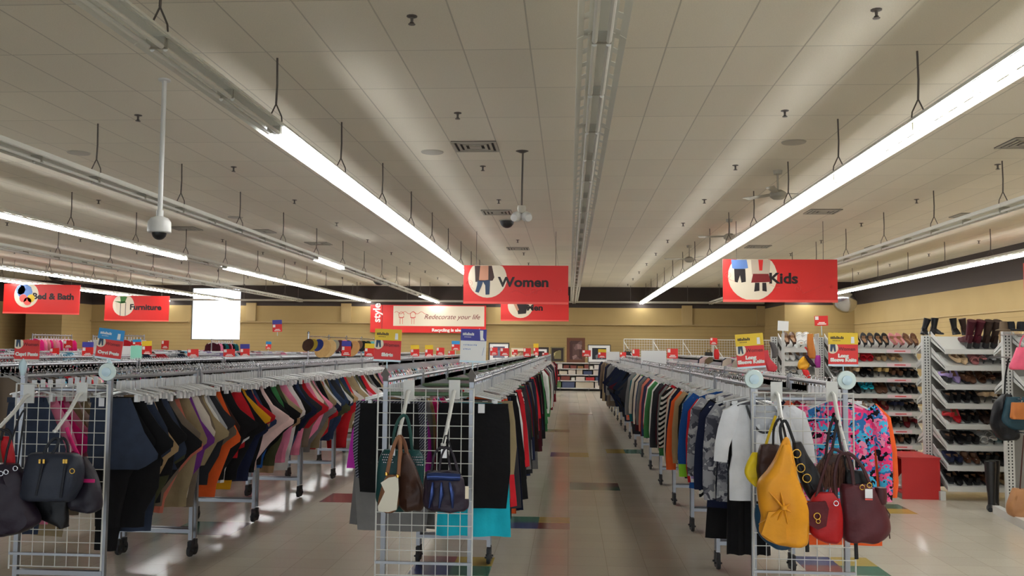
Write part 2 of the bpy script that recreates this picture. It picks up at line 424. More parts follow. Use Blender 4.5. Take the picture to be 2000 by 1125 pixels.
# unlit transverse run in front of the back wall
o=MB(); o.bb(-20,8.2,38.9,39.1,3.66,3.74); tr=o.build('ceiling_duct',M['vent_white'],smooth=False)
q=MB()
for i in range(12): q.tube([(-19+i*2.4,39,3.74),(-19+i*2.4,39,CEIL)],.01,5)
q.build('hanger_rod',M['chain'],tr)
tag(tr,'long pale suspended duct running along the far wall under the ceiling','duct')

# ------------------------------------------------------------------ ceiling things
sp=MB(); sp.lathe([(.0,0),(.045,0),(.045,-.006),(.014,-.012),(.011,-.05),(.02,-.055),(.0,-.07)],10); sp.lathe([(0,-.066),(.03,-.068),(.03,-.072),(0,-.075)],10)
spm=sp.mesh('ceiling_sprinkler',[M['chain']])
cols=[-20.1,-16.3,-12.6,-8.85+.0,-5.1,-1.3,2.42,6.15,9.9]
cname=['outermost left','seventh left','sixth left','fourth left','between the left rows','just left of middle','just right of middle','between the right rows','along the right wall']
for ci,x in enumerate(cols):
    ns=0
    for j in range(11):
        y=7.24+3.08*j
        if abs(x)>.62*y+.8: continue
        if j==0 and not -2<x<3: continue
        ns+=1; o=link('ceiling_sprinkler',spm,None,(x,y,CEIL))
        tag(o,'ceiling sprinkler head in the column %s, %s from front'%(cname[ci],nth(ns)),'sprinkler','ceiling sprinkler heads')
def vent_mesh():
    m=MB(); m.bb(-.3,.3,-.3,.3,-.004,0,1)
    for a in (.28,.21,.14):
        w_=.035
        for s in (-1,1):
            m.bb(-a-.02,a+.02,s*a-w_/2,s*a+w_/2,-.02,-.008); m.bb(s*a-w_/2,s*a+w_/2,-a,a,-.02,-.008)
    m.bb(-.08,.08,-.08,.08,-.022,-.008)
    return m.mesh('ceiling_vent',[M['vent_white'],M['vent_dark']],False)
vm=vent_mesh()
vents=[((-1.27,12.05),'near the middle, closest one to the camera'),((-1.45,18.0),'behind the twin spotlight'),((-1.4,24.6),'above the Women sign'),((4.9,17.9),'just right of the long lit row'),
       ((5.9,12.0),'at the right edge of the photo'),((7.9,18.4),'near the right wall'),((-8.9,20.5),'beside the round camera dome on the left'),((-7.3,21.0),'left above the far window row'),
       ((-6.6,23.5),'behind the left vent pair'),((-12.5,27),'far left above the bedding sign'),((4.9,24),'right, second along the long lit row'),((8.0,24),'near the right wall, farther one')]
for (x,y),t in vents:
    o=link('ceiling_vent',vm,None,(x,y,CEIL)); tag(o,'square louvred ceiling vent '+t,'vent','ceiling vents')
dm=MB(); dm.lathe([(.0,0),(.16,0),(.15,-.014),(.02,-.02),(0,-.02)],20); dmm=dm.mesh('ceiling_speaker',[M['vent_white']])
for (x,y),t in (((-1.91,12.4),'left of the nearest vent'),((-7.05,18.7),'left of the second row'),((-6.95,12.35),'near the left edge'),((2.9,11.9),'beside the long lit row')):
    o=link('ceiling_speaker',dmm,None,(x,y,CEIL)); tag(o,'flat round pale ceiling speaker '+t,'speaker','ceiling speakers')
def dome_prof(r,n=6): return [(r*math.cos(a*math.pi/2/n),-r*math.sin(a*math.pi/2/n)) for a in range(n+1)]
for (x,y,r_),t in (((-1.33,19.15,.15),'below the vent near the middle'),((-7.5,35.5,.26),'far back near the lit second row'),((-19.6,33.6,.3),'above the bedding sign')):
    rt=thing('dome_camera','black half dome camera on the ceiling '+t,'security camera',(x,y,CEIL-.02))
    MB().lathe([(0,.02),(r_*1.15,.02),(r_*1.15,0),(0,0)],18).build('mount',M['vent_white'],rt)
    MB().lathe(dome_prof(r_),18).build('dome',M['black'],rt)
# camera dome on a long pole
rt=thing('pole_camera','white dome security camera hanging from the ceiling on a long white pole','security camera',(-4.14,8.91,2.86))
b=MB(); b.tube([(0,0,.13),(0,0,CEIL-2.86)],.024,12); b.lathe([(.0,CEIL-2.86),(.06,CEIL-2.86),(.06,CEIL-2.88),(0,CEIL-2.88)],14); b.build('pole',M['white_metal'],rt)
MB().lathe([(0,.2),(.035,.2),(.035,.14),(.085,.12),(.112,.08),(.116,-.02),(.108,-.03),(0,-.03)],22).build('housing',M['white_metal'],rt)
MB().lathe([(r_,z-.03) for r_,z in dome_prof(.072)],18).build('dome',M['black'],rt)
# twin spotlight on a rod
rt=thing('twin_spotlight','twin headed spotlight hanging on a thin rod from the ceiling','spotlight',(-.66,12.38,3.6))
b=MB(); b.tube([(0,0,.05),(.01,0,CEIL-3.6)],.013,8); b.lathe([(0,CEIL-3.6),(.09,CEIL-3.6),(.03,CEIL-3.625),(0,CEIL-3.63)],16); b.build('rod',M['chain'],rt)
MB().lathe([(0,.05),(.055,.05),(.06,.0),(.04,-.05),(0,-.06)],14).build('junction_box',M['vent_white'],rt)
for s in (-1,1):
    h=MB(); h.lathe([(0,-.06),(.05,-.055),(.068,0),(.07,.06),(.06,.07),(0,.06)],16,axis='y'); hd=h.build('lamp_head',M['white_metal'],rt); hd.location=(s*.08,-.03,-.11); hd.rotation_euler=(R(18),0,R(25*s))
# fans
def fan(x,y,rot,t):
    rt=thing('ceiling_fan','pale ceiling fan with flat blades '+t,'ceiling fan',(x,y,4.05))
    b=MB(); b.tube([(0,0,.05),(0,0,CEIL-4.05)],.015,8); b.lathe([(0,.36),(.07,.36),(.06,.3),(0,.29)],14); b.build('down_rod',M['vent_white'],rt)
    MB().lathe([(0,.07),(.06,.06),(.12,.02),(.12,-.04),(.07,-.08),(0,-.09)],18).build('motor',M['vent_white'],rt)
    for k in range(3):
        a=rot+k*2*math.pi/3; m=MB()
        m.add([(.1,-.05,-.004),(.62,-.075,-.004),(.64,.05,.014),(.1,.03,.014),(.1,-.05,.004),(.62,-.075,.004),(.64,.05,.022),(.1,.03,.022)],
              [(3,2,1,0),(4,5,6,7),(0,1,5,4),(1,2,6,5),(2,3,7,6),(3,0,4,7)])
        o=m.build('blade',M['vent_white'],rt,False); o.rotation_euler=(0,0,a)
fan(3.12,13.8,.15,'over the long lit row, nearest of three'); fan(3.3,19.0,2.9,'over the long lit row, middle of three'); fan(3.1,23.8,.9,'over the long lit row, farthest of three')
# convex mirror
rt=thing('convex_mirror','round convex security mirror high in the far right corner','mirror',at(1650,591,34.5))
o=MB(); o.lathe([(0,-.16),(.18,-.14),(.32,-.08),(.42,0),(.43,.02),(0,.03)],28,axis='y'); o=o.build('mirror_face',[M['chrome']],rt); o.rotation_euler=(R(25),0,R(-25))
MB().tube([(0,.05,0),(.2,.8,.1),(.3,1.7,.3)],.03,8).build('bracket',M['chain'],rt)

# ------------------------------------------------------------------ lettering
def text(s,size,loc,m,parent,bold=0,shear=0,name='lettering',sx=1,rz=0,ext=.002,align='LEFT'):
    """flat raised letters lying in the local xz plane, facing -y"""
    cu=bpy.data.curves.new('t','FONT'); cu.body=s; cu.size=size; cu.extrude=ext; cu.offset=bold; cu.shear=shear; cu.align_x=align; cu.resolution_u=3
    ob=bpy.data.objects.new('t',cu); C.objects.link(ob)
    me=bpy.data.meshes.new_from_object(ob); bpy.data.objects.remove(ob)
    me.name=name; me.materials.clear(); me.materials.append(m)
    me.transform(Matrix.Scale(sx,4,(1,0,0))); me.transform(Matrix.Rotation(R(90),4,'X')); me.transform(Matrix.Rotation(rz,4,'Y'))
    return link(name,me,parent,loc)
def disc_poly(cx,cz,r,z_top=None,n=28):
    p=[(cx+r*math.cos(2*math.pi*k/n),cz+r*math.sin(2*math.pi*k/n)) for k in range(n)]
    if z_top is not None: p=[(x,min(z,z_top)) for x,z in p]
    return p
def swirl(parent,pts,r=.006,name='swirl'):
    m=MB()
    for P in pts: m.tube([(x,-.0165,z) for x,z in P],r,4,flat=.4)
    m.build(name,M['lt_red'],parent)
def spiral(cx,cz,r,a0,turns,tail):
    P=[(cx+r*(.25+.75*t/20)*math.cos(a0+turns*6.283*t/20),cz+r*(.25+.75*t/20)*math.sin(a0+turns*6.283*t/20)) for t in range(21)]
    return P+tail
def hanging_sign(label,px0,px1,py0,py1,Y,word,art,tsize,tx,tz):
    a=at(px0,py1,Y); b_=at(px1,py0,Y); w=b_.x-a.x; h=b_.z-a.z
    rt=thing('hanging_sign',label,'sign',((a.x+b_.x)/2,Y,(a.z+b_.z)/2),0,None)
    rt.rotation_euler=(0,R(-.0),0)
    MB().bb(-w/2,w/2,-.012,.012,-h/2,h/2).build('panel',M['red_sign'],rt,False)
    MB().bb(-w/2,w/2,-.02,.02,-h/2-.05,-h/2).build('bottom_rail',M['lt_red'],rt,False)
    q=MB(); top=CEIL-rt.location.z
    for s in (-.38,.38): q.tube([(s*w,0,h/2),(s*w,0,top)],.006,4)
    q.build('suspension_wire',M['chain'],rt)
    art(rt,w,h)
    text(word,tsize*h,(tx*w,-.016,tz*h),M['ink'],rt,bold=.012*h,sx=1.12)
    return rt
def P(m,poly,mi,y=-.018): m.prism(poly,y,y+.003,mi)
def art_women(rt,w,h):
    r=h*.58; cx=-w*.335+r*.32; cz=h*.5-r*.62
    d=MB(); d.prism(disc_poly(cx,cz,r*.92,h*.5),-.0155,-.012); d.build('picture_disc',M['cream'],rt,False)
    m=MB()
    P(m,[(cx-.30,h*.5-.01),(cx+.10,h*.5-.01),(cx+.16,h*.17),(cx+.12,h*.08),(cx-.28,h*.04)],1)
    P(m,[(cx-.17,h*.5-.01),(cx+.02,h*.5-.01),(cx+.02,h*.1),(cx-.2,h*.06)],2,-.0195)
    P(m,[(cx-.23,h*.09),(cx-.09,h*.09),(cx-.13,-h*.06),(cx-.2,-h*.26),(cx-.28,-h*.23),(cx-.24,-h*.05)],0,-.0195)
    P(m,[(cx-.12,h*.09),(cx+.06,h*.09),(cx+.06,-h*.05),(cx+.05,-h*.3),(cx-.04,-h*.31),(cx-.05,-h*.06)],0,-.0195)
    m.build('figure_print',[M['jeans_ink'],M['brown_ink'],M['skin_ink']],rt,False)
    swirl(rt,[spiral(-w*.44,-h*.0,h*.1,0,1.5,[(-w*.4,-h*.15)]),[(w*(-.05+.02*k),-h*.25+h*.06*math.sin(k*.6)) for k in range(14)],spiral(w*.18,-h*.22,h*.11,2,1.2,[(w*.3,-h*.1),(w*.38,-h*.2)]),spiral(w*.42,-h*.18,h*.06,0,1.3,[])])
def art_kids(rt,w,h):
    r=h*.60; cx=-w*.24; cz=h*.5-r*.70
    d=MB(); d.prism(disc_poly(cx,cz,r,h*.5),-.0155,-.012); d.build('picture_disc',M['cream'],rt,False)
    m=MB(); a=cx-.26
    P(m,[(a-.18,h*.5-.01),(a+.14,h*.5-.01),(a+.17,h*.28),(a+.08,h*.26),(a-.02,h*.2),(a-.16,h*.28)],3)
    P(m,[(a-.12,h*.26),(a+.11,h*.26),(a+.12,-h*.06),(a+.03,-h*.08),(a,h*.1),(a-.05,-h*.08),(a-.11,-h*.06)],4,-.0195)
    c=cx+.17
    P(m,[(c-.2,h*.5-.01),(c+.2,h*.5-.01),(c+.18,h*.12),(c-.18,h*.12)],5)
    P(m,[(c-.05,h*.5-.01),(c+.05,h*.5-.01),(c+.03,h*.22),(c-.03,h*.22)],0,-.0195)
    P(m,[(c-.16,h*.14),(c+.16,h*.14),(c+.2,-h*.06),(c-.2,-h*.08)],1,-.0195)
    P(m,[(c-.12,-h*.08),(c-.03,-h*.08),(c-.03,-h*.28),(c-.14,-h*.3)],4); P(m,[(c+.03,-h*.08),(c+.11,-h*.08),(c+.12,-h*.3),(c+.03,-h*.28)],4)
    m.build('figure_print',[M['red_sign'],M['dk_red'],M['skin_ink'],M['blue_ink'],M['ink'],M['tan_ink']],rt,False)
    swirl(rt,[spiral(-w*.455,h*.1,h*.09,0,1.5,[(-w*.43,-.02*h),(-w*.39,-h*.05)]),spiral(w*.15,-h*.22,h*.1,0,1.2,[(w*.2,-h*.34),(w*.3,-h*.22),(w*.38,-h*.12)]),
              [(w*(.0-.02*k),-h*.2+.02*k*k*h*.2) for k in range(6)],spiral(w*.44,-h*.18,h*.06,0,1.3,[])])
def art_men(rt,w,h):
    r=h*.52; cx=-w*.21; cz=h*.5-r*.80
    d=MB(); d.prism(disc_poly(cx,cz,r,h*.5),-.0155,-.012); d.build('picture_disc',M['cream'],rt,False)
    m=MB(); P(m,[(cx-.3,h*.45),(cx+.2,h*.45),(cx+.24,-h*.0),(cx+.2,-h*.25),(cx-.08,-h*.28),(cx-.14,h*.05)],0)
    P(m,[(cx-.32,h*.3),(cx-.2,h*.3),(cx-.05,-h*.1),(cx-.12,-h*.16)],1,-.0195)
    m.build('figure_print',[M['ink'],M['skin_ink']],rt,False)
def art_bed(rt,w,h):
    r=h*.45; cx=-w*.20; cz=h*.5-r*.85
    d=MB(); d.prism(disc_poly(cx,cz,r,h*.5),-.0155,-.012); d.build('picture_disc',M['cream'],rt,False)
    m=MB(); P(m,disc_poly(cx-.05,h*.22,r*.62,None,9),0); P(m,disc_poly(cx-.2,h*.3,r*.4,None,8),0)
    for q in ((-.1,0,1),(.16,-.0,2),(.05,-.1,1)): P(m,disc_poly(cx+q[0],q[1]*1,.13,None,12),q[2],-.0195)
    m.build('towel_print',[M['blue_ink'],M['lt_red'],M['yellow_card']],rt,False)
M['green_ink']=mat('green_print',(60,120,50),.6)
def art_furn(rt,w,h):
    r=h*.46; cx=-w*.21; cz=h*.5-r*.86
    d=MB(); d.prism(disc_poly(cx,cz,r,h*.5),-.0155,-.012); d.build('picture_disc',M['cream'],rt,False)
    m=MB(); P(m,[(cx-.14,h*.46),(cx+.14,h*.46),(cx+.06,h*.22),(cx-.1,h*.2)],0); P(m,[(cx-.36,h*.26),(cx-.1,h*.17),(cx+.12,h*.2),(cx+.06,h*.25)],0)
    for x in (-.12,.08): P(m,[(cx+x,h*.18),(cx+x+.02,h*.18),(cx+x+.02,-h*.34),(cx+x,-h*.34)],1)
    m.build('chair_print',[M['green_ink'],M['ink']],rt,False)
def dated(o,a): o.rotation_euler=(0,R(a),0); return o
dated(hanging_sign('red hanging sign reading Women with a photo disc of jeans','905 '.strip() and 905,1110,519,589,21.0,'Women',art_women,.37,-.165,-.08),.1)
dated(hanging_sign('red hanging sign reading Kids with a disc of two dressed children',1412,1635,507,585,19.3,'Kids',art_kids,.36,-.1,-.09),.0)
hanging_sign('red hanging sign reading Men, partly hidden behind the Women sign',978,1111,577,624,32.7,'Men',art_men,.34,-.12,-.12)
dated(hanging_sign('red hanging sign reading Bed & Bath at the far left',6,157,556,610,28.4,'Bed & Bath',art_bed,.30,-.12,-.02),.7)
dated(hanging_sign('red hanging sign reading Furniture with a chair picture',204,331,578,624,33.7,'Furniture',art_furn,.32,-.11,-.08),.4)

# wall banners
def banner(label,loc,W,H,rz,full=True):
    rt=thing('wall_banner',label,'banner',loc,rz)
    MB().bb(0,W,-.02,0,0,H).build('banner_panel',M['red_sign'],rt,False)
    MB().bb(W*.2,W*.985,-.03,-.02,H*.24,H*.97).build('white_field',M['cream'],rt,False)
    text('style',H*.38,(W*.085,-.024,H*.36),M['white_ink'],rt,bold=.012,rz=R(-90))
    MB().bb(W*.10,W*.105,-.024,-.02,0,H).build('panel_seam',M['dk_red'],rt,False)
    text('Redecorate your life',H*.245,(W*.465,-.034,H*.5),M['dk_red'],rt,bold=.0,shear=.35,sx=1.0)
    text('Recycling is always in style',H*.15,(W*.97,-.024,H*.05),M['white_ink'],rt,bold=.008,align='RIGHT',sx=1.15)
    m=MB(); z=H*.72
    m.tube([(W*(.21+.004*k),-.033,z+H*.04*math.sin(k*.35)) for k in range(70)],.008,4)
    for cx,n_ in ((.27,1),(.37,2)):
        m.tube([(W*cx+.12*math.cos(a),-.033,z-.1+.14*math.sin(a)) for a in [i*.6 for i in range(11)]],.009,4)
        m.bb(W*cx-.06,W*cx-.045,-.036,-.03,z-.5,z-.2); m.bb(W*cx+.05,W*cx+.065,-.036,-.03,z-.5,z-.2); m.bb(W*cx-.12,W*cx+.12,-.036,-.03,z-.22,z-.2)
    m.build('line_drawing',M['red_sign'],rt)
a=at(724,649,39.9); b_=at(950,597,39.9)
banner('red and cream wall banner reading Redecorate your life on the far wall',(a.x,39.8,a.z),b_.x-a.x,b_.z-a.z,0)
banner('red wall banner reading style, high on the right wall',(XR-.03,22.9,2.62),5.4,1.27,R(-90))

# ------------------------------------------------------------------ racks
RAIL=1.50
def rack_proto(x0,x1,L_,caps='disc',green=False):
    root=bpy.data.objects.new('clothing_rack',None); C.objects.link(root)
    pm=M['rack']; W=x1-x0
    ra=MB(); ra.tube([(0,0,0),(0,L_,0)],.016,8); ram=ra.mesh('top_rail',pm)
    for x in (0,W): link('top_rail',ram,root,(x,0,RAIL-.016))
    po=MB(); po.box(0,0,(.14+RAIL)/2,.03,.03,RAIL-.14); po.lathe([(0,RAIL+.03),(.012,RAIL+.02),(.016,RAIL-.02)],8)
    pom=po.mesh('post',pm)
    ca=MB(); ca.lathe([(0,.014),(.046,.014),(.05,.0),(.046,-.014),(0,-.014)],16,0,0,.055,axis='x'); ca.box(0,0,.1,.03,.05,.06); ca.tube([(-.03,0,.055),(.03,0,.055)],.008,6)
    cam=ca.mesh('caster',[M['dark_rubber']])
    cb=MB(); cb.tube([(0,0,0),(W,0,0)],.013,6); cbm=cb.mesh('crossbar',M['green_post'] if green else pm)
    bbm=MB().bb(0,W,-.02,.02,-.015,.015).mesh('base_bar',pm,False)
    sb=MB().bb(-.012,.012,0,L_,-.012,.012).mesh('side_bar',pm,False)
    for y in (0.02,L_-.02):
        for x in (0,W):
            link('post',pom,root,(x,y,0)); link('caster',cam,root,(x,y,0))
        link('crossbar',cbm,root,(0,y,RAIL-.1)); link('base_bar',bbm,root,(0,y,.21))
    return root
def end_caps(root,W,kind,names):
    for x in (0,W):
        m=MB()
        if kind=='arrow': m.prism([(-.016,-.03),(.016,-.03),(.016,0),(.03,.012),(0,.06),(-.03,.012),(-.016,0)],-.01,.01); o=m.build('arrow_finial',M['chain'],root,loc=(x,.0,RAIL+.01))
        elif kind=='leaf': m.lathe([(0,.075),(.02,.05),(.028,.02),(.018,-.02),(.012,-.04)],10); o=m.build('finial',M['clear'],root,loc=(x,0,RAIL+.03))
        if kind=='disc' or (kind=='leaf' and x>0):
            d=MB(); d.lathe([(0,-.01),(.056,-.01),(.06,0),(.056,.008),(0,.01)],24,axis='y'); d.build('cap_disc',M['disc'],root,loc=(x,-.02,RAIL+.02))
            d=MB(); d.lathe([(0,-.012),(.03,-.01),(.03,.0),(0,.0)],16,axis='y'); d.build('cap_button',M['clear'],root,loc=(x,-.03,RAIL+.02))
RK={}
def rack_row(x0,x1,ys,L_,rowname,capkind=None,green=False):
    key=(round(x1-x0,2),L_,green)
    proto=rack_proto(x0,x1,L_,green=green)
    for i,y in enumerate(ys):
        o=copytree(proto); o.location=(x0,y,0)
        tag(o,'steel clothing rack in %s, %s from the front'%(rowname,nth(i+1)),'clothing rack','clothing racks in %s'%rowname)
        if i==0 and capkind: end_caps(o,x1-x0,capkind,None)
    kill(proto)
A0,A1=-3.62,-3.03   # left row
B0,B1=-1.185,-.625  # centre row
D0,D1=1.16,1.73     # right row
S=5.86
rack_row(A0,A1,[S+1.47*k for k in range(14)],1.43,'the left row of capri pants','leaf')
rack_row(B0,B1,[S+1.47*k for k in range(17)],1.43,'the middle row of skirts','arrow',True)
rack_row(D0,D1,[S+1.47*k for k in range(15)],1.43,'the right row of knits','disc')
FAR=[(-6.15,-5.58,8.6,34,'the second row to the left'),(-8.85,-8.25,12.5,34,'the third row to the left'),(-11.6,-11.0,17,34,'the fourth row to the left'),
     (-14.4,-13.8,21,35,'the fifth row to the left'),(-17.3,-16.7,25,35,'the sixth row to the left'),(-20.2,-19.6,29,35,'the seventh row to the left'),
     (3.75,4.3,15.5,33,'the row behind the shoe shelves')]
for x0,x1,ya,yb,nm in FAR:
    ys=[]; y=ya
    while y<yb: ys.append(y); y+=2.94
    rack_row(x0,x1,ys,2.9,nm)

# ------------------------------------------------------------------ garments
def sheet(m,rows,depth,seed,nu=9,amp=.008,mi=0,k=9):
    """closed cloth body; rows (z,xl,xr) from the top down"""
    rnd=random.Random(seed); ph=rnd.random()*6; k=k*(.8+.5*rnd.random()); z0,z1=rows[0][0],rows[-1][0]
    rings=[]
    for z,xl,xr in rows:
        t=(z0-z)/(z0-z1); A=amp*(.25+1.3*t); ring=[]
        for j in range(nu):
            u=j/(nu-1); x=xl+(xr-xl)*u; e=(max(0,1-(2*u-1)**4))**.5
            w=A*math.sin(k*u+ph+1.3*t)
            ring.append((x,w-depth/2*e-.001,z))
        for j in range(nu-1,-1,-1):
            u=j/(nu-1); x=xl+(xr-xl)*u; e=(max(0,1-(2*u-1)**4))**.5
            w=A*math.sin(k*u+ph+1.3*t+.5)
            ring.append((x,w+depth/2*e+.001,z))
        rings.append(ring)
    return m.rings(rings,mi)
def interp(rows,n):
    out=[]
    for i in range(len(rows)-1):
        a,b=rows[i],rows[i+1]
        for k in range(n): out.append(tuple(a[q]+(b[q]-a[q])*k/n for q in range(3)))
    return out+[rows[-1]]
GM={}
def gmesh(kind,w,L_,v):
    key=(kind,w,L_,v)
    if key in GM: return GM[key]
    m=MB(); h=w/2; rnd=random.Random(hash((v,int(w*100),int(L_*100),len(kind))))
    if kind=='folded':   # trousers folded lengthwise, crotch towards +x
        c=rnd.uniform(-.03,.06); e=rnd.uniform(-.07,.05); g=rnd.uniform(-.04,.07)
        rows=[(-.12,-.17,.06+g*.5),(-.2,-.18,.09+g*.6),(-.32+e*.6,-.19,.16+g*.5),(-.44+e,-.19,.24+c),(-.475+e,-.18,.235+c),(-.53+e,-.175,.16+c)]
        if L_>.72: rows+=[(-.7,-.17,.08+c+g),(-L_*.9,-.165,.03+g),(-L_,-.16,.02+g)]
        else: rows+=[(-L_,-.15,.11+g)]
        s=w/.4; rows=[(z,a*s,b*s) for z,a,b in rows]; sheet(m,interp(rows,2),.034,v,amp=.006)
        # waistband
        m.bb(-.175*s,.075*s,-.02,.02,-.155,-.12)
    elif kind=='trousers':
        rows=[(-.12,-h*.85,h*.85),(-.3,-h*.95,h*.95),(-.5,-h,h)]
        sheet(m,interp(rows,2),.036,v,amp=.004); m.bb(-h*.86,h*.86,-.02,.02,-.15,-.118)
        sheet(m,interp([(-.5,-h,-.01),(-L_,-h*.95,-.04)],4),.03,v+1,7,.006); sheet(m,interp([(-.5,.01,h),(-L_,.03,h*.97)],4),.03,v+2,7,.006)
    elif kind=='pencil':
        sheet(m,interp([(-.12,-h*.92,h*.92),(-.25,-h*.98,h*.98),(-L_*.7,-h,h),(-L_,-h*.9,h*.9)],3),.034,v,11,amp=.005); m.bb(-h*.92,h*.92,-.021,.021,-.15,-.118)
    elif kind=='skirt':
        rows=[(-.12,-h*.72,h*.72),(-.22,-h*.82,h*.82),(-L_*.6,-h*.93,h*.93),(-L_,-h,h)]
        sheet(m,interp(rows,3),.034,v,13,amp=.014,k=16); m.bb(-h*.72,h*.72,-.021,.021,-.15,-.118)
    elif kind in('top','coat'):
        rows=[(-.075,-.06,.06),(-.10,-.13,.13),(-.14,-h*.86,h*.86),(-.24,-h*.86,h*.86),(-.45,-h*.82,h*.82),(-L_,-h*.88,h*.88)]
        sheet(m,interp(rows,2),.036 if kind=='top' else .05,v,11,amp=.008)
        sl=.44+.1*rnd.random() if kind=='top' else .58
        for s in (-1,1):
            m.tube([(s*h*.72,0,-.12),(s*h*.93,0,-.2),(s*h*1.05,-.004,-.2-sl*.4),(s*h*1.1,0,-.2-sl*.8),(s*h*1.08,.003,-.2-sl)],[.045,.058,.05,.042,.038],8,flat=.38,fdir=(0,1,0))
        if kind=='coat': m.bb(-.06,.06,-.035,.03,-.12,-.06)
    m.v=[(x,y,z-.05) for x,y,z in m.v]
    GM[key]=m.mesh(kind,M['cloth']); return GM[key]
def hanger_mesh(clip):
    m=MB()
    m.tube([(.0,0,-.06),(0,0,-.03),(.012,0,-.012)]+[(.018*math.cos(a),0,.004+.018*math.sin(a)) for a in (-.6,.2,1.0,1.8,2.6,3.3)],.0028,5,1)
    m.box(0,0,-.085,.03,.012,.07,0)
    if clip:
        m.tube([(-.17,0,-.15),(-.08,0,-.13),(0,0,-.115),(.08,0,-.13),(.17,0,-.15)],.017,6,0,flat=.45)
        for s in (-1,1): m.box(s*.135,0,-.172,.026,.034,.05,0)
    else:
        m.tube([(-.205,0,-.19),(-.1,0,-.14),(0,0,-.112),(.1,0,-.14),(.205,0,-.19)],.017,6,0,flat=.45)
        m.tube([(-.2,0,-.192),(.2,0,-.192)],.008,5,0)
        for s in (-1,1): m.box(s*.13,0,-.137,.036,.013,.022,0)
    return m.mesh('hanger',[M['hanger'],M['hook']])
HC,HS=hanger_mesh(True),hanger_mesh(False)
TAGM=MB().bb(-.02,.02,-.001,.001,-.03,.03).mesh('price_tag',[M['tag']],False)
PAL={'black':(20,19,21),'charcoal':(48,48,52),'grey':(118,116,114),'light grey':(160,160,162),'white':(222,220,216),'cream':(214,202,184),'khaki':(150,132,100),'tan':(170,140,102),
 'taupe':(112,98,84),'dark brown':(52,36,30),'brown':(94,62,44),'olive':(70,70,46),'navy':(26,32,58),'denim blue':(44,58,86),'dark denim':(28,36,54),'blue':(30,80,150),'teal':(22,92,98),
 'turquoise':(30,180,200),'sky blue':(100,180,210),'green':(60,120,70),'lime green':(140,200,50),'red':(190,30,40),'dark red':(110,20,30),'maroon':(70,20,32),'orange':(224,92,40),'salmon':(210,120,100),
 'mustard':(222,160,30),'yellow':(230,200,60),'purple':(100,44,120),'magenta':(190,50,170),'lavender':(160,140,190),'pink':(226,130,160),'hot pink':(210,30,110),'pale pink':(226,196,190)}
NOUN={'folded':'folded trousers','trousers':'straight trousers','skirt':'skirt','pencil':'straight skirt','top':'long sleeve top','coat':'jacket'}
ONM={'folded':'trousers','trousers':'trousers','skirt':'skirt','pencil':'straight_skirt','top':'long_sleeve_top','coat':'jacket'}
def garment(kind,col,x,y,w,L_,v,side,label,group,matl=None,tagged=False,rz=None,cat=None):
    me=gmesh(kind,w,L_,v)
    o=link(ONM[kind],me); o.location=(x,y,RAIL+.004); sway=0 if rz==0 else random.uniform(-3.5,3.5)
    a=random.uniform(-3.2,3.2) if rz is None else rz
    o.rotation_euler=(0,R(sway),R(a)+(math.pi if side<0 else 0)); sc=random.uniform(.9,1.1); o.scale=(sc,1,random.uniform(.93,1.07))
    c=lin(PAL[col]); j=random.uniform(.85,1.15); o.color=(*[min(1,q*j) for q in c],1)
    if matl: o.material_slots[0].link='OBJECT'; o.material_slots[0].material=M[matl]
    tag(o,label,cat or {'top':'shirt','coat':'jacket','skirt':'skirt','pencil':'skirt'}.get(kind,'trousers'),group)
    hg=link('hanger',HC if kind in('folded','trousers','skirt','pencil') else HS,o)
    if tagged: link('price_tag',TAGM,o,(random.uniform(-.12,.1),-.03,-.2))
    return o
def run(seq,x,y,step,side,where,group,start=1):
    """seq: (kind,colour,width,length[,material])"""
    for i,s in enumerate(seq):
        kind,col,w,L_=s[:4]; matl=s[4] if len(s)>4 else None
        desc={'floral':'pink floral','stripebw':'striped','greypat':'grey printed','plaid':'red plaid','check':'grey checked','denim':'dark blue denim'}.get(matl,col)
        garment(kind,col,x,y,w,L_,(i*7)%11,side,'%s %s on %s, %s from the front'%(desc,NOUN[kind],where,nth(start+i)),group,matl,tagged=(i<6 and kind!='top'),rz=0 if i<2 else None)
        y+=step*random.uniform(.8,1.2)
    return y
rr=random.Random(3)
def fill(n,kinds,cols):
    out=[]
    for i in range(n):
        k,w,L_=rr.choice(kinds); out.append((k,rr.choice(cols),w,rr.choice(L_)))
    return out
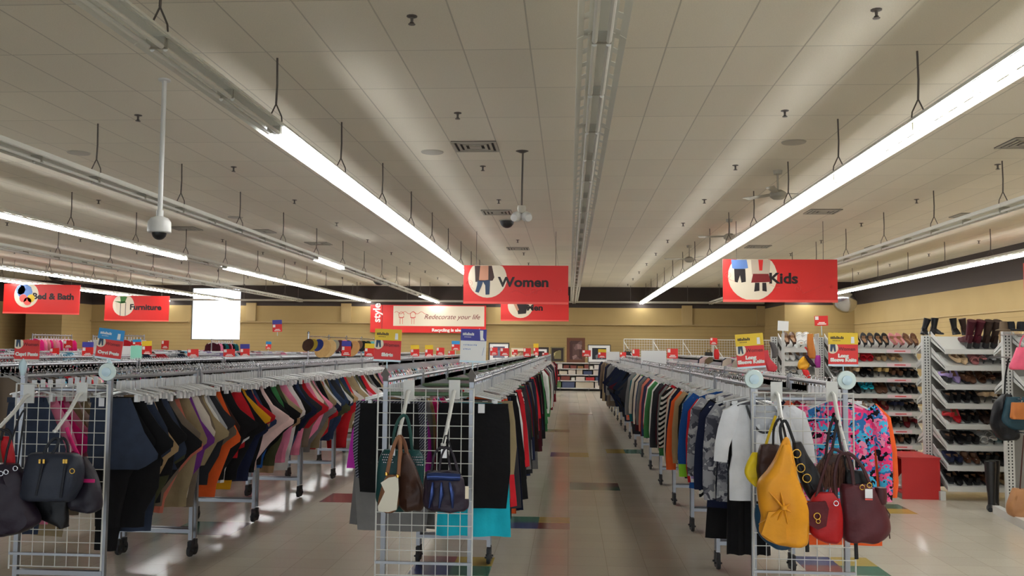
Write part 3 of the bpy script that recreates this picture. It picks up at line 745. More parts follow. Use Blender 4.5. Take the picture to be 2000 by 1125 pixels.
# left row, aisle side: capri pants and trousers
seqA=[('folded','dark denim',.44,.62,'denim'),('folded','black',.42,1.05),('folded','black',.46,.95),('folded','black',.42,1.1),('folded','dark denim',.46,1.0,'denim'),('folded','tan',.42,.95),('folded','black',.42,.8),
 ('folded','dark denim',.46,.62,'denim'),('folded','olive',.44,.95),('folded','black',.42,.9),('folded','taupe',.44,.95),('folded','grey',.42,.62),('folded','salmon',.42,1.0),('folded','khaki',.44,.95),('folded','purple',.42,.9),
 ('folded','cream',.50,.95),('folded','cream',.46,1.0),('folded','taupe',.42,1.05),('folded','khaki',.46,.8),('folded','white',.42,.95),('folded','light grey',.42,.62),('folded','charcoal',.44,.95),('folded','taupe',.42,.9),
 ('folded','orange',.42,.95),('folded','dark brown',.42,.85),('folded','black',.48,.95),('folded','black',.46,.62),('folded','white',.44,.9),('folded','cream',.42,1.0),('folded','red',.42,.8),('folded','black',.48,.95),('folded','black',.5,.62),
 ('folded','mustard',.54,1.05),('folded','navy',.42,.62),('folded','navy',.42,.95),('folded','red',.42,.95),('folded','khaki',.42,.62),('folded','denim blue',.44,.95),('folded','black',.42,.9),('folded','pale pink',.52,.62),('folded','pale pink',.5,.95),
 ('folded','black',.46,.9),('folded','blue',.40,.9),('folded','black',.44,.95),('folded','green',.4,.62),('folded','black',.46,.9),('folded','olive',.44,.95),('folded','khaki',.48,.62),('folded','black',.44,.95),('folded','pink',.42,.9)]
seqA+=fill(74,[('folded',.42,[.62,.9,1.0]),('folded',.46,[.62,.95]),('folded',.5,[.62,.9])],['black','black','dark denim','khaki','cream','white','red','taupe','navy','tan','charcoal','grey','pink','denim blue','olive'])
yA=run(seqA,A1,S+.14,.068,1,'the left capri row','trousers on the aisle rail of the left row')
# left row, far rail: the few seen through the grid
run([('folded','denim blue',.42,1.05,'denim'),('folded','pink',.5,1.0),('folded','hot pink',.46,.9),('folded','pink',.5,.95),('folded','khaki',.46,1.05),('folded','pale pink',.46,.9),('folded','khaki',.5,.9),('folded','cream',.5,.95),('folded','taupe',.46,1.0),('folded','cream',.46,.62)],
    A0,S+.14,.085,1,'the rail behind the satchel','trousers on the left rail behind the satchel')
# middle row, left rail
run([('pencil','black',.44,.68),('pencil','navy',.5,.64,'check'),('skirt','magenta',.64,.58),('pencil','grey',.5,.96),('skirt','black',.46,.7),('skirt','grey',.56,.98),('skirt','charcoal',.48,.9),('skirt','black',.46,.8),('skirt','tan',.46,.7)],
    B0,S+.14,.075,-1,'the left skirt rail','skirts on the left rail of the middle row')
# middle row, right rail
seqB=[('pencil','black',.46,.80),('skirt','turquoise',.54,.98),('pencil','khaki',.54,.6),('skirt','grey',.46,.8),('skirt','red',.46,.84),('skirt','black',.5,1.0),('skirt','charcoal',.52,.82),('skirt','charcoal',.56,.9),('skirt','orange',.48,1.0),('skirt','black',.56,.7),
 ('skirt','navy',.5,.9),('skirt','dark brown',.5,.82),('trousers','black',.48,1.0),('skirt','black',.56,.88),('skirt','dark red',.5,.75),('skirt','black',.5,.9),('skirt','white',.54,.62),('skirt','black',.5,.8),('skirt','dark brown',.52,.7),('skirt','black',.56,.95),
 ('skirt','charcoal',.5,.7),('skirt','maroon',.5,.8),('skirt','red',.54,.8),('skirt','white',.52,.9),('skirt','black',.52,.7),('skirt','red',.54,.82,'plaid'),('skirt','black',.54,.95),('skirt','grey',.52,.8),('skirt','black',.52,.9),('skirt','navy',.52,.7)]
seqB+=fill(66,[('skirt',.5,[.7,.8,.9]),('skirt',.56,[.62,.85]),('trousers',.48,[1.0])],['black','black','charcoal','red','white','navy','dark brown','khaki','grey','maroon','dark red','green'])
yB=run(seqB,B1,S+.14,.085,1,'the right skirt rail','skirts and trousers on the right rail of the middle row')
seqB2=fill(70,[('trousers',.5,[1.0,1.05]),('coat',.5,[.75,.9]),('top',.5,[.7])],['green','black','white','charcoal','dark red','red','grey','navy','cream'])
run(seqB2,B1,yB+.1,.14,1,'the right skirt rail','garments at the far end of the middle row',start=len(seqB)+1)
# right row, aisle rail: knit tops
seqD=[('skirt','black',.3,1.15),('top','light grey',.44,.7,'greypat'),('top','navy',.44,.78),('top','black',.44,1.05),('top','navy',.46,.72),('top','light grey',.44,.78,'stripebw'),('top','white',.46,.8),('top','grey',.44,.82,'greypat'),('top','lavender',.46,.74),('top','white',.44,.78),
 ('top','red',.46,.62),('top','purple',.44,.7),('top','blue',.46,.86),('top','lime green',.46,.72),('top','grey',.44,.68,'greypat'),('top','purple',.5,.7),('top','dark red',.46,.7),('top','charcoal',.46,.68),('top','sky blue',.46,.6),('top','black',.44,.74),
 ('top','tan',.46,.66),('top','grey',.46,.7,'check'),('top','orange',.48,.6),('top','red',.44,.78),('top','navy',.46,.72),('top','pale pink',.44,.66),('top','dark brown',.46,.7),('top','black',.46,.78),('top','cream',.46,.64),('top','salmon',.46,.62),
 ('top','maroon',.46,.72),('top','charcoal',.44,.7),('top','cream',.48,.74,'stripebw'),('top','red',.44,.68),('top','lime green',.42,.74),('top','dark red',.46,.7),('top','green',.46,.66),('top','teal',.48,.72),('top','grey',.44,.7),('top','teal',.48,.82),
 ('top','maroon',.44,.7),('top','navy',.46,.66),('top','denim blue',.44,.7),('top','grey',.46,.7),('top','charcoal',.46,.74),('top','dark red',.46,.66),('top','black',.44,.7),('top','white',.48,.7),('top','salmon',.46,.68),('top','red',.46,.62)]
seqD+=fill(50,[('top',.46,[.62,.68,.72,.78]),('top',.5,[.66,.7])],['teal','navy','grey','maroon','red','charcoal','black','white','salmon','denim blue','purple','cream','dark red','orange','green'])
yD=run(seqD,D0,S+.2,.078,-1,'the knit row aisle rail','knit tops on the aisle rail of the right row')
seqD2=fill(60,[('folded',.5,[.95,1.05]),('folded',.56,[.9,1.0])],['dark denim','black','dark denim','charcoal','navy','maroon','dark denim'])
yD2=run(seqD2,D0,yD+.15,.11,-1,'the knit row aisle rail','dark trousers behind the knit tops',start=len(seqD)+1)
seqD3=fill(36,[('coat',.52,[.8,.9]),('trousers',.5,[1.05])],['khaki','grey','black','taupe','charcoal','navy'])
run(seqD3,D0,yD2+.2,.15,-1,'the knit row aisle rail','jackets at the far end of the right row',start=len(seqD)+len(seqD2)+1)
# right row, right rail
run([('top','white',.54,.74,'floral'),('top','orange',.66,1.0),('top','taupe',.46,.7),('top','dark red',.46,.7),('top','grey',.46,.7),('top','salmon',.5,.9),('top','navy',.46,.7),('top','cream',.46,.72)],
    D1,S+.16,.09,1,'the rail behind the maroon bag','knit tops on the right rail behind the bags')
# the white tee hanging face on in front of the knit tops
def white_tee():
    y=S+.06; x=D0
    rt=thing('scoop_neck_tee','white scoop neck tee with black neck trim at the rack front, beside the wire grid','shirt',(x+.075,y,RAIL+.004),R(-3))
    def dn(m): m.v=[(p[0],p[1],p[2]-.05) for p in m.v]; return m
    m=MB(); h=.235
    # front with a scooped neckline: left, right and lower pieces share one mesh
    nu=15; rows=[]
    zs=[-.10,-.13,-.17,-.22,-.27,-.33,-.42,-.52,-.62,-.70]
    fr=[]; bk=[]
    for z in zs:
        hw=h*(.62 if z>-.11 else .8 if z>-.14 else .86 if z>-.2 else .84 if z>-.5 else .92)
        fr.append([(-hw+2*hw*j/(nu-1),-.02-.008*math.sin(j*1.1+z*9)-.012*math.sin(math.pi*j/(nu-1)),z) for j in range(nu)])
        bk.append([(-hw+2*hw*j/(nu-1),.014+.012*math.sin(math.pi*j/(nu-1)),z) for j in range(nu)])
    vs=[p for r in fr for p in r]+[p for r in bk for p in r]; fs=[]; nz=len(zs); o=nz*nu
    def inside(j,i):
        x_=abs((j+.5)/(nu-1)*2-1); zz=(zs[i]+zs[i+1])/2
        return x_<.52 and zz>-.27+.17*(x_/.52)**2
    for i in range(nz-1):
        for j in range(nu-1):
            a=i*nu+j
            if not inside(j,i): fs.append((a,a+nu,a+nu+1,a+1))
            fs.append((o+a,o+a+1,o+a+nu+1,o+a+nu))
    for i in range(nz-1):
        for j in (0,nu-1): a=i*nu+j; fs.append((a,o+a,o+a+nu,a+nu))
    for j in range(nu-1): a=(nz-1)*nu+j; fs.append((a,o+a,o+a+1,a+1))
    m.add(vs,fs)
    for s in (-1,1):
        m.tube([(s*.15,-.005,-.125),(s*.205,-.006,-.17),(s*.235,-.008,-.26),(s*.262,-.01,-.36),(s*.272,-.01,-.46)],[.045,.06,.055,.048,.044],10,flat=.42,fdir=(0,1,0))
    b=dn(m).build('shirt_body',M['cloth'],rt); b.color=(*lin((228,230,234)),1)
    tr=MB(); tr.tube([(x_*.112,-.045,-.10-.17*(1-(abs(x_))**2.4)) for x_ in [k/8-1 for k in range(17)]],.007,6); dn(tr).build('neck_trim',M['black'],rt)
    dn(MB().box(-.01,-.045,-.545,.045,.006,.014)).build('waist_label',M['black'],rt,False)
    link('hanger',HS,rt,(-.05,0,0))
white_tee()

# ---- everything beyond: uncountable bands of clothes and hangers
def bulk(name,runs,label,cols,seed):
    r=random.Random(seed); m=MB()
    for x,ya,yb,step,kind in runs:
        y=ya
        while y<yb:
            col=lin(PAL[r.choice(cols)]); j=r.uniform(.8,1.15); col=tuple(min(1,c*j) for c in col)
            z=RAIL; L_=r.uniform(.62,1.0); w=r.uniform(.19,.25); d=.014; a=r.uniform(-.05,.05)
            top=-.135 if kind=='s' else -.175; w0=.06 if kind=='s' else .15; L_+=.05
            if x<-7 and r.random()<.07 or x>3 and r.random()<.04: top=.02; w0=.11; L_=r.uniform(.3,.6); col=tuple(c*.6 for c in col)
            pts=[(-w0,top),(w0,top),(w*.9,top-.07),(w,top-.2),(w*.95,-L_),(-w*.95,-L_),(-w,top-.2),(-w*.9,top-.07)]
            ca,sa=math.cos(a),math.sin(a)
            vs=[]
            for dy in (-d,d):
                for px,pz in pts: vs.append((x+px*ca-dy*sa,y+px*sa+dy*ca,z+pz))
            n_=8; m.add(vs,[tuple(range(n_)),tuple(range(15,7,-1))]+[(i,i+8,(i+1)%8+8,(i+1)%8) for i in range(8)],0,col)
            # hanger
            for q in ((-1,1)):
                qa,qb=q*r.uniform(.15,.2),z-r.uniform(.15,.19); m.add([(x,y-.01,z-.09),(x+qa,y-.01+qa*sa,qb),(x+qa,y+.01+qa*sa,qb-.03),(x,y+.01,z-.13)],[(0,1,2,3)],1,(1,1,1)); m.box(x,y,z-.085,.025,.012,.07,1)
            m.tube([(x,y,z-.06),(x,y,z-.02),(x+.016,y,z+.004),(x,y,z+.02),(x-.014,y,z+.008)],.0035,3,1)
            y+=step*r.uniform(.7,1.3)
    for i,c in enumerate(m.c):
        if c is None: m.c[i]=(1,1,1)
    o=m.build(name,[M['vcol'],M['hanger']],smooth=False); tag(o,label,'clothes',kind='stuff')
cA=['black','navy','khaki','cream','white','pale pink','grey','taupe','red','pink','lavender','sky blue','dark denim','hot pink','light grey']
runs=[]
for x0,x1,ya,yb,nm in FAR:
    yb2=ya+math.ceil((yb-ya)/2.94)*2.94-.1
    for x in (x0,x1): runs.append((x,ya+.1,yb2,.075,'s'))
runs+=[(A1,yA+.1,S+14*1.47-.1,.075,'p'),(A0,S+1.1,S+14*1.47-.1,.07,'p'),(B0,S+.95,S+17*1.47-.1,.07,'p'),(D1,S+1.0,S+15*1.47-.1,.075,'s')]
bulk('hanging_clothes',runs,'dense bands of mixed clothes on hangers filling the racks behind the front rows',cA,5)

# ------------------------------------------------------------------ wire grids and arms
def grid_panel(x0,y,label,cat='grid panel',W=.61,z0=.275,z1=1.44,rz=0,name='grid_panel',rim=True):
    rt=thing(name,label,cat,(x0,y,0),rz)
    m=MB(); n=round(W/.0762); nz=round((z1-z0)/.0762)
    for i in range(1,n): m.tube([(i*W/n,0,z0),(i*W/n,0,z1)],.0028,5)
    for j in range(1,nz): z=z0+(z1-z0)*j/nz; m.tube([(0,-.004,z),(W,-.004,z)],.0028,5)
    m.build('wire_mesh',M['white_metal'],rt)
    f=MB()
    for x in (0,W): f.tube([(x,0,z0-.02),(x,0,z1+.003)],.0055,6)
    for z in (z0,z1): f.tube([(0,0,z),(W,0,z)],.004,6)
    f.build('frame',M['white_metal'],rt)
    if rim:
        MB().bb(0,W,-.008,.008,z0+.07,z0+.086).build('stiffener_bar',M['steel'],rt,False)
    return rt
GA=grid_panel(-3.595,5.76,'white wire grid panel at the front of the left capri row')
GB=grid_panel(-1.21,5.76,'white wire grid panel at the front of the middle skirt row')
GD=grid_panel(1.135,5.76,'white wire grid panel at the front of the right knit row')
def arm(px,py,qx,qy,g):
    a=at(px,py,5.74); b_=at(qx,qy,5.38); o=a-g.location; d=b_-a
    m=MB(); m.tube([(0,-.01,0),(0.0,-.05,-.01),d*.5,d],[.013,.013,.012,.011],8); m.bb(-.035,.035,-.012,-.004,-.05,.07)
    for k in range(1,5): p=d*(k/5); m.lathe([(0,.022),(.006,.02),(.006,.005)],6,p.x,p.y,p.z)
    m.lathe([(0,.012),(.016,.006),(.016,-.008),(0,-.012)],8,d.x,d.y,d.z)
    q=m.build('display_arm',M['white_metal'],g,loc=o); q['label']='white plastic display arm'; return b_
arm(161,768,108,842,GA); arm(58,772,-4,838,GA); arm(799,764,777,856,GB); arm(888,764,866,868,GB); arm(1516,768,1536,860,GD); arm(1624,768,1655,889,GD)

# ------------------------------------------------------------------ bags
def bag(label,col,Y,rows,depth,name='handbag',straps=(),wr=.006,mt='leather',ex=3.0,cat='bag',seed=0,extra=None,scol=None,top_taper=.55):
    pts=[(at(xl,py,Y),at(xr,py,Y)) for py,xl,xr in rows]
    o=Vector(((pts[0][0].x+pts[0][1].x)/2,Y,pts[0][0].z)); rt=thing(name,label,cat,o)
    rnd=random.Random(seed+len(label)); m=MB(); n=26; rings=[]
    # resample rows smoothly
    R_=[((a.x+b_.x)/2-o.x,(b_.x-a.x)/2,a.z-o.z) for a,b_ in pts]
    S_=[]
    for i in range(len(R_)-1):
        for k in range(4):
            t=k/4; p0=R_[max(i-1,0)]; p1=R_[i]; p2=R_[i+1]; p3=R_[min(i+2,len(R_)-1)]
            S_.append([.5*((2*p1[q])+(-p0[q]+p2[q])*t+(2*p0[q]-5*p1[q]+4*p2[q]-p3[q])*t*t+(-p0[q]+3*p1[q]-3*p2[q]+p3[q])*t**3) for q in range(3)])
    S_.append(list(R_[-1])); ph=rnd.random()*6; N=len(S_)
    for i,(cx,hw,z) in enumerate(S_):
        t=i/(N-1); dp=depth*(top_taper+(1-top_taper)*math.sin(min(1,t*1.5)*math.pi/2))*(1 if t<.85 else 1-.6*((t-.85)/.15)**2)
        hw=max(hw,.004); ring=[]
        for k in range(n):
            a=2*math.pi*k/n; c,s=math.cos(a),math.sin(a); q=2/ex
            x=abs(c)**q*(1 if c>=0 else -1)*hw; y=abs(s)**q*(1 if s>=0 else -1)*dp/2
            w=wr*(math.sin(x*60+ph+t*3)*.6+math.sin(x*110-ph*2+t*9)*.4+.6*math.sin(t*17+x*30+ph))
            ring.append((cx+x+w*.3*c,y*(1+0)+w*(1 if s<0 else -1)*abs(s),z+w*.3))
        rings.append(ring)
    m.rings(rings); b_=m.build('bag_body',M[mt],rt); b_.color=(*lin(col),1)
    for sp in straps:
        P_,r=sp[0],sp[1]; c_=sp[2] if len(sp)>2 else (scol or tuple(v*.8 for v in col)); Yd=sp[3] if len(sp)>3 else Y-.02
        pp=[at(x,y,Yd+.0)-o for x,y in P_]
        # smooth
        q=[]
        for i in range(len(pp)-1):
            for k in range(4):
                t=k/4; p0=pp[max(i-1,0)];p1=pp[i];p2=pp[i+1];p3=pp[min(i+2,len(pp)-1)]
                q.append(.5*((2*p1)+(-p0+p2)*t+(2*p0-5*p1+4*p2-p3)*t*t+(-p0+3*p1-3*p2+p3)*t**3))
        q.append(pp[-1]); sm=MB(); sm.tube(q,r,8,flat=.55,fdir=(0,1,0)); st=sm.build('strap',M[mt],rt); st.color=(*lin(c_),1)
    if extra: extra(rt,o,Y)
    return rt
def ring_at(rt,o,px,py,Y,r=.016,t=.003,m='gold'):
    p=at(px,py,Y)-o; k=MB(); k.torus((0,0,0),r,t); return k.build('metal_ring',M[m],rt,loc=p)
def tag_at(rt,o,px,py,Y,w=.035,h=.045,m='tag'):
    p=at(px,py,Y)-o; return MB().bb(-w/2,w/2,-.001,.001,-h/2,h/2).build('price_tag',M[m],rt,False,loc=p)
def ex_mustard(rt,o,Y):
    p=at(1530,992,Y-.085)-o; m=MB()
    for a,l in ((-2.5,.16),(-2.0,.14),(-1.3,.12),(-.5,.07),(.5,.06),(1.7,.1),(2.3,.13)):
        m.tube([(0,.0,0),(.35*l*math.cos(a),.0,.35*l*math.sin(a)),(l*math.cos(a),.028,l*math.sin(a))],[.016,.014,.004],8,flat=.5)
    m.lathe([(0,.02),(.016,.01),(.018,-.008),(0,-.02)],10,0,-.006,0); b_=m.build('ruched_knot',M['leather'],rt,loc=p); b_.color=(*lin((212,142,30)),1)
    b_=MB().prism([(-.06,0),(.03,.01),(.035,-.16),(-.02,-.17),(-.1,-.12)],-.012,.006).build('front_flap',M['leather'],rt,loc=at(1522,1000,Y-.075)-o); b_.color=(*lin((214,146,34)),1)
MU=(218,148,34)
bag('mustard yellow slouchy shoulder bag with a ruched knot, foremost on the right grid',MU,5.24,[(868,1526,1541),(895,1514,1547),(920,1497,1553),(945,1480,1562),(985,1482,1579),(1010,1488,1580),(1040,1484,1579),(1056,1500,1577),(1066,1530,1572)],.15,'shoulder_bag',
    [([(1508,925),(1522,890),(1533,862),(1537,858)],.014,MU),([(1553,930),(1546,895),(1538,862),(1535,858)],.014,MU),([(1576,1046),(1577,1078)],.011,(24,24,26),5.27)],.009,extra=ex_mustard)
bag('small bright yellow bag hanging left behind the mustard bag',(226,196,30),5.44,[(884,1470,1482),(905,1458,1484),(925,1455,1484),(940,1463,1482),(950,1474,1480)],.06,'handbag',[([(1493,882),(1500,855),(1515,812)],.008,(214,180,30))])
bag('dark brown wrinkled bag between the yellow and mustard bags',(58,38,34),5.40,[(868,1484,1522),(890,1479,1530),(915,1478,1528),(940,1480,1512),(955,1486,1500)],.1,'handbag',[([(1510,872),(1512,835),(1524,818),(1534,850),(1536,868)],.007,(30,26,26))],.008)
bag('dark blue bag peeking out below the mustard bag',(30,70,100),5.42,[(985,1476,1530),(1010,1474,1560),(1040,1480,1560),(1058,1494,1556),(1072,1515,1540)],.12,'tote_bag')
def ex_rings(rt,o,Y):
    for x,y in ((1556,886),(1564,914),(1576,934)): ring_at(rt,o,x,y,Y-.075,.023,.0035)
bag('black leather bag with three brass rings, right behind the mustard bag',(34,32,34),5.34,[(862,1547,1564),(885,1549,1575),(910,1554,1592),(935,1562,1604),(960,1572,1606),(978,1584,1594)],.1,'shoulder_bag',
    [([(1556,880),(1546,850),(1534,822),(1524,835),(1528,868)],.009,(24,24,26)),([(1556,890),(1562,915),(1578,936),(1590,955)],.007,(24,24,26),5.28)],.008,extra=ex_rings)
def ex_fringe(rt,o,Y):
    m=MB(); r=random.Random(2)
    for k in range(34):
        x=1592+k*1.9; p=at(x,905+r.uniform(-8,8),Y-.05)-o; q=at(x+r.uniform(-5,5),950+r.uniform(0,14),Y-.06)-o; m.tube([p,(p+q)/2+Vector((r.uniform(-.01,.01),0,0)),q],.003,4)
    b_=m.build('fringe',M['leather'],rt); b_.color=(*lin((104,74,62)),1)
bag('dark brown bag with long fringe behind the maroon bag',(66,46,40),5.44,[(886,1612,1648),(905,1598,1662),(930,1592,1668),(952,1600,1662)],.08,'fringed_bag',[([(1612,900),(1618,850),(1630,815),(1640,860),(1648,900)],.008,(30,24,24)),([(1622,905),(1628,860),(1636,820)],.008,(36,28,28))],.006,extra=ex_fringe)
bag('small shiny black bag beside the maroon bag straps',(16,15,18),5.36,[(918,1652,1684),(935,1650,1692),(952,1652,1694),(962,1658,1690)],.06,'handbag',[([(1655,922),(1650,900),(1656,888),(1664,905),(1668,925)],.006,(14,14,16))],.004)
def ex_red(rt,o,Y):
    b_=MB().prism([(-.07,.05),(.035,.06),(.05,.02),(.035,-.075),(-.01,-.095),(-.06,-.07)],-.012,.01).build('front_flap',M['leather'],rt,loc=at(1600,1000,Y-.055)-o); b_.color=(*lin((84,18,24)),1)
    ring_at(rt,o,1596,1008,Y-.075,.017,.004,'gold'); ring_at(rt,o,1633,983,Y-.06,.013,.003,'chrome'); ring_at(rt,o,1598,1018,Y-.078,.011,.003,'gold')
bag('bright red bag with dark maroon flap hanging left of the maroon bag',(168,24,28),5.26,[(962,1592,1630),(978,1583,1640),(1005,1579,1645),(1035,1580,1645),(1050,1592,1643),(1060,1612,1634)],.1,'shoulder_bag',
    [([(1594,972),(1606,930),(1624,880),(1644,884)],.009,(64,26,28)),([(1634,975),(1630,930),(1640,890),(1652,886)],.01,(56,24,26))],.004,extra=ex_red)
def ex_maroon(rt,o,Y):
    tag_at(rt,o,1697,964,Y-.09,.04,.05); b_=MB().bb(-.02,.02,-.0015,.0015,-.008,.0).build('tag_band',M['navy_card'] if 0 else M['lt_red'],rt,False,loc=at(1697,974,Y-.092)-o)
    ring_at(rt,o,1684,952,Y-.07,.013,.003,'gold'); ring_at(rt,o,1698,948,Y-.07,.013,.003,'gold')
    m=MB(); m.tube([at(x,y,Y-.03)-o for x,y in ((1728,990),(1738,1005),(1735,1022),(1738,1052))],.0035,5); m.tube([at(x,y,Y-.03)-o for x,y in ((1728,990),(1733,1010),(1726,1022))],.0035,5)
    b_=m.build('tie_string',M['leather'],rt); b_.color=(*lin((70,40,34)),1)
    b_=MB(); b_.lathe([(0,.05),(.03,.045),(.036,.0),(.03,-.045),(0,-.05)],14); b_=b_.build('side_pocket',M['leather'],rt,loc=at(1720,968,Y-.02)-o); b_.color=(*lin((70,32,36)),1)
bag('large maroon leather bag with white price tag, rightmost on the right grid',(84,36,42),5.3,[(946,1644,1698),(958,1641,1712),(985,1643,1726),(1012,1644,1735),(1036,1646,1736),(1052,1648,1722),(1058,1655,1700)],.15,'shoulder_bag',
    [([(1668,955),(1664,920),(1656,892),(1650,884)],.010,(60,30,34)),([(1700,948),(1686,915),(1668,892),(1654,884)],.010,(72,38,40)),([(1671,1046),(1673,1092)],.011,(24,22,24),5.3)],.007,extra=ex_maroon)
# middle grid bags
def ex_teal(rt,o,Y):
    m=MB()
    for i in range(6):
        for j in range(4):
            for bx,by in ((748,888),(806,893)): 
                p=at(bx+i*3.6+(j%2)*1.6,by+j*5,Y-.055)-o; m.lathe([(0,.005),(.004,.002),(.004,-.002),(0,-.005)],6,p.x,p.y,p.z)
    m.build('stud_rows',M['chrome'],rt); tag_at(rt,o,767,880,Y-.06,.03,.06)
bag('dark teal bag with silver studs at the back of the middle grid',(20,66,66),5.46,[(878,750,820),(892,741,828),(920,737,828),(950,735,824),(978,736,806),(998,750,790)],.11,'shoulder_bag',
    [([(768,882),(770,845),(780,818),(792,812),(800,835),(805,882)],.010,(24,70,62))],.005,extra=ex_teal)
bag('dark brown slouchy suede bag between the tan and navy bags',(66,42,32),5.36,[(884,787,800),(905,783,808),(935,779,820),(965,778,829),(985,780,829),(998,790,822)],.11,'shoulder_bag',
    [([(786,900),(781,875),(780,852),(790,865),(796,895)],.012,(112,72,48))],.011)
def ex_tan(rt,o,Y):
    MB().prism([(-.045,.02),(.0,.05),(.055,.06),(.06,-.02),(.05,-.13),(.0,-.145),(-.055,-.14),(-.06,-.115),(-.02,-.03)],-.006,.01).build('silver_panel',M['silver'],rt,loc=at(759,950,Y-.045)-o)
    for x,y in ((755,926),(777,930)):
        p=at(x,y,Y-.05)-o; MB().lathe([(0,.012),(.01,.008),(.011,-.006),(0,-.012)],10,p.x,p.y,p.z).build('gold_knob',M['gold'],rt)
M['silver']=mat('silver_leather',(176,168,150),.3,.8)
bag('tan shoulder bag with a silver front panel, foremost on the middle grid',(126,84,56),5.28,[(928,756,776),(942,748,778),(965,742,779),(985,739,778),(996,746,774),(1000,756,768)],.09,'shoulder_bag',
    [([(756,926),(762,895),(772,864),(779,854),(782,866),(780,900),(778,930)],.011,(136,92,62))],.004,extra=ex_tan)
M['navy_shine']=mat('metallic_navy_leather',(48,66,118),.28,.6)
def ex_navy(rt,o,Y):
    b_=MB(); w=at(898,930,Y).x-at(835,930,Y).x
    b_.tube([(-w/2,0,0),(-w/4,-.006,.002),(0,0,0),(w/4,-.006,-.001),(w/2,0,-.002)],[.02,.024,.022,.024,.02],10,flat=1.0); b_.build('gathered_top_band',M['navy_shine'],rt,loc=at(867,931,Y-.05)-o)
    tag_at(rt,o,867,886,Y-.06,.034,.05)
    b_=MB()
    for x0,x1 in ((845,838),(862,858),(878,884)): b_.tube([at(x0,942,Y-.075)-o,at((x0+x1)/2+2,965,Y-.088)-o,at(x1,992,Y-.07)-o],[.006,.013,.006],6)
    b_.build('pleat_shine',M['navy_shine'],rt)  # sheen on the pleats, put in as raised metallic navy strips
    tag_at(rt,o,912,962,Y-.06,.02,.07,'cream')
bag('shiny navy and brown pleated handbag, rightmost on the middle grid',(44,34,48),5.26,[(920,834,900),(932,831,903),(950,829,908),(972,827,915),(988,829,916),(998,842,906)],.14,'handbag',
    [([(843,920),(848,890),(860,874),(872,880),(880,918)],.007,(36,28,36)),([(858,920),(862,892),(872,874),(884,886),(894,920)],.007,(36,28,36),5.2),([(866,866),(872,850),(884,885),(900,928)],.004,(24,20,26))],.010,extra=ex_navy)
# left grid bags
def ex_satchel(rt,o,Y):
    for x in (78,86,125,130): 
        p=at(x,901,Y-.09)-o; MB().bb(-.006,.006,-.004,.004,-.012,.012).build('gold_fitting',M['gold'],rt,False,loc=p)
    ring_at(rt,o,141,920,Y-.085,.014,.003,'gold')
    for a_,b2 in (((84,902),(70,968)),((128,902),(118,972))):
        m=MB(); m.tube([at(*a_,Y-.083)-o,at(*b2,Y-.083)-o],.008,6,flat=.4,fdir=(0,1,0)); s_=m.build('seam_strap',M['leather'],rt); s_.color=(*lin((26,27,34)),1)
bag('structured black leather satchel with two handles on the left grid',(40,44,56),5.24,[(884,64,146),(892,57,156),(915,53,160),(945,49,156),(968,47,144),(978,60,138)],.16,'satchel',
    [([(84,900),(90,875),(104,858),(114,858),(112,870),(100,890),(94,900)],.009,(30,32,38)),([(112,862),(124,856),(132,870),(133,900)],.009,(30,32,38),5.3)],.003,ex=4,extra=ex_satchel)
def ex_pink(rt,o,Y):
    MB().bb(-.045,.04,-.006,.004,-.01,.01).build('pink_band',M['magenta_band'],rt,False,loc=at(172,939,Y-.065)-o)
M['magenta_band']=mat('magenta_band',(196,24,110),.5)
bag('dark bag with a magenta band right of the black satchel',(34,30,40),5.38,[(893,148,166),(915,142,182),(945,138,193),(975,134,197),(992,140,196),(1000,160,186)],.12,'handbag',[([(130,835),(142,868),(160,902)],.013,(196,20,100))],.007,extra=ex_pink)
bag('flat black tote hanging below the black satchel',(20,20,23),5.34,[(958,52,132),(985,58,133),(1008,74,133),(1026,112,131),(1030,122,130)],.08,'tote_bag',(),.006)
bag('shiny red patent bag at the left edge of the photo',(176,14,26),5.32,[(852,5,20),(872,3,25),(895,6,28),(912,10,28),(919,15,27)],.05,'handbag',[([(24,856),(36,820),(48,802),(42,850),(34,915)],.006,(24,20,22)),([(2,860),(6,842),(16,840),(24,856)],.008,(22,18,20))],.004)
bag('big dark plum bag at the left edge below the red one',(40,30,42),5.24,[(905,-46,34),(925,-50,46),(955,-52,56),(990,-52,68),(1015,-50,77),(1032,-46,56),(1045,-40,24)],.16,'shoulder_bag',[([(8,912),(14,880),(20,850),(0,838)],.008,(24,20,24))],.012,extra=lambda rt,o,Y:[ring_at(rt,o,x,y,Y-.09,.013,.003,'chrome') for x,y in ((2,925),(12,922),(30,915))])

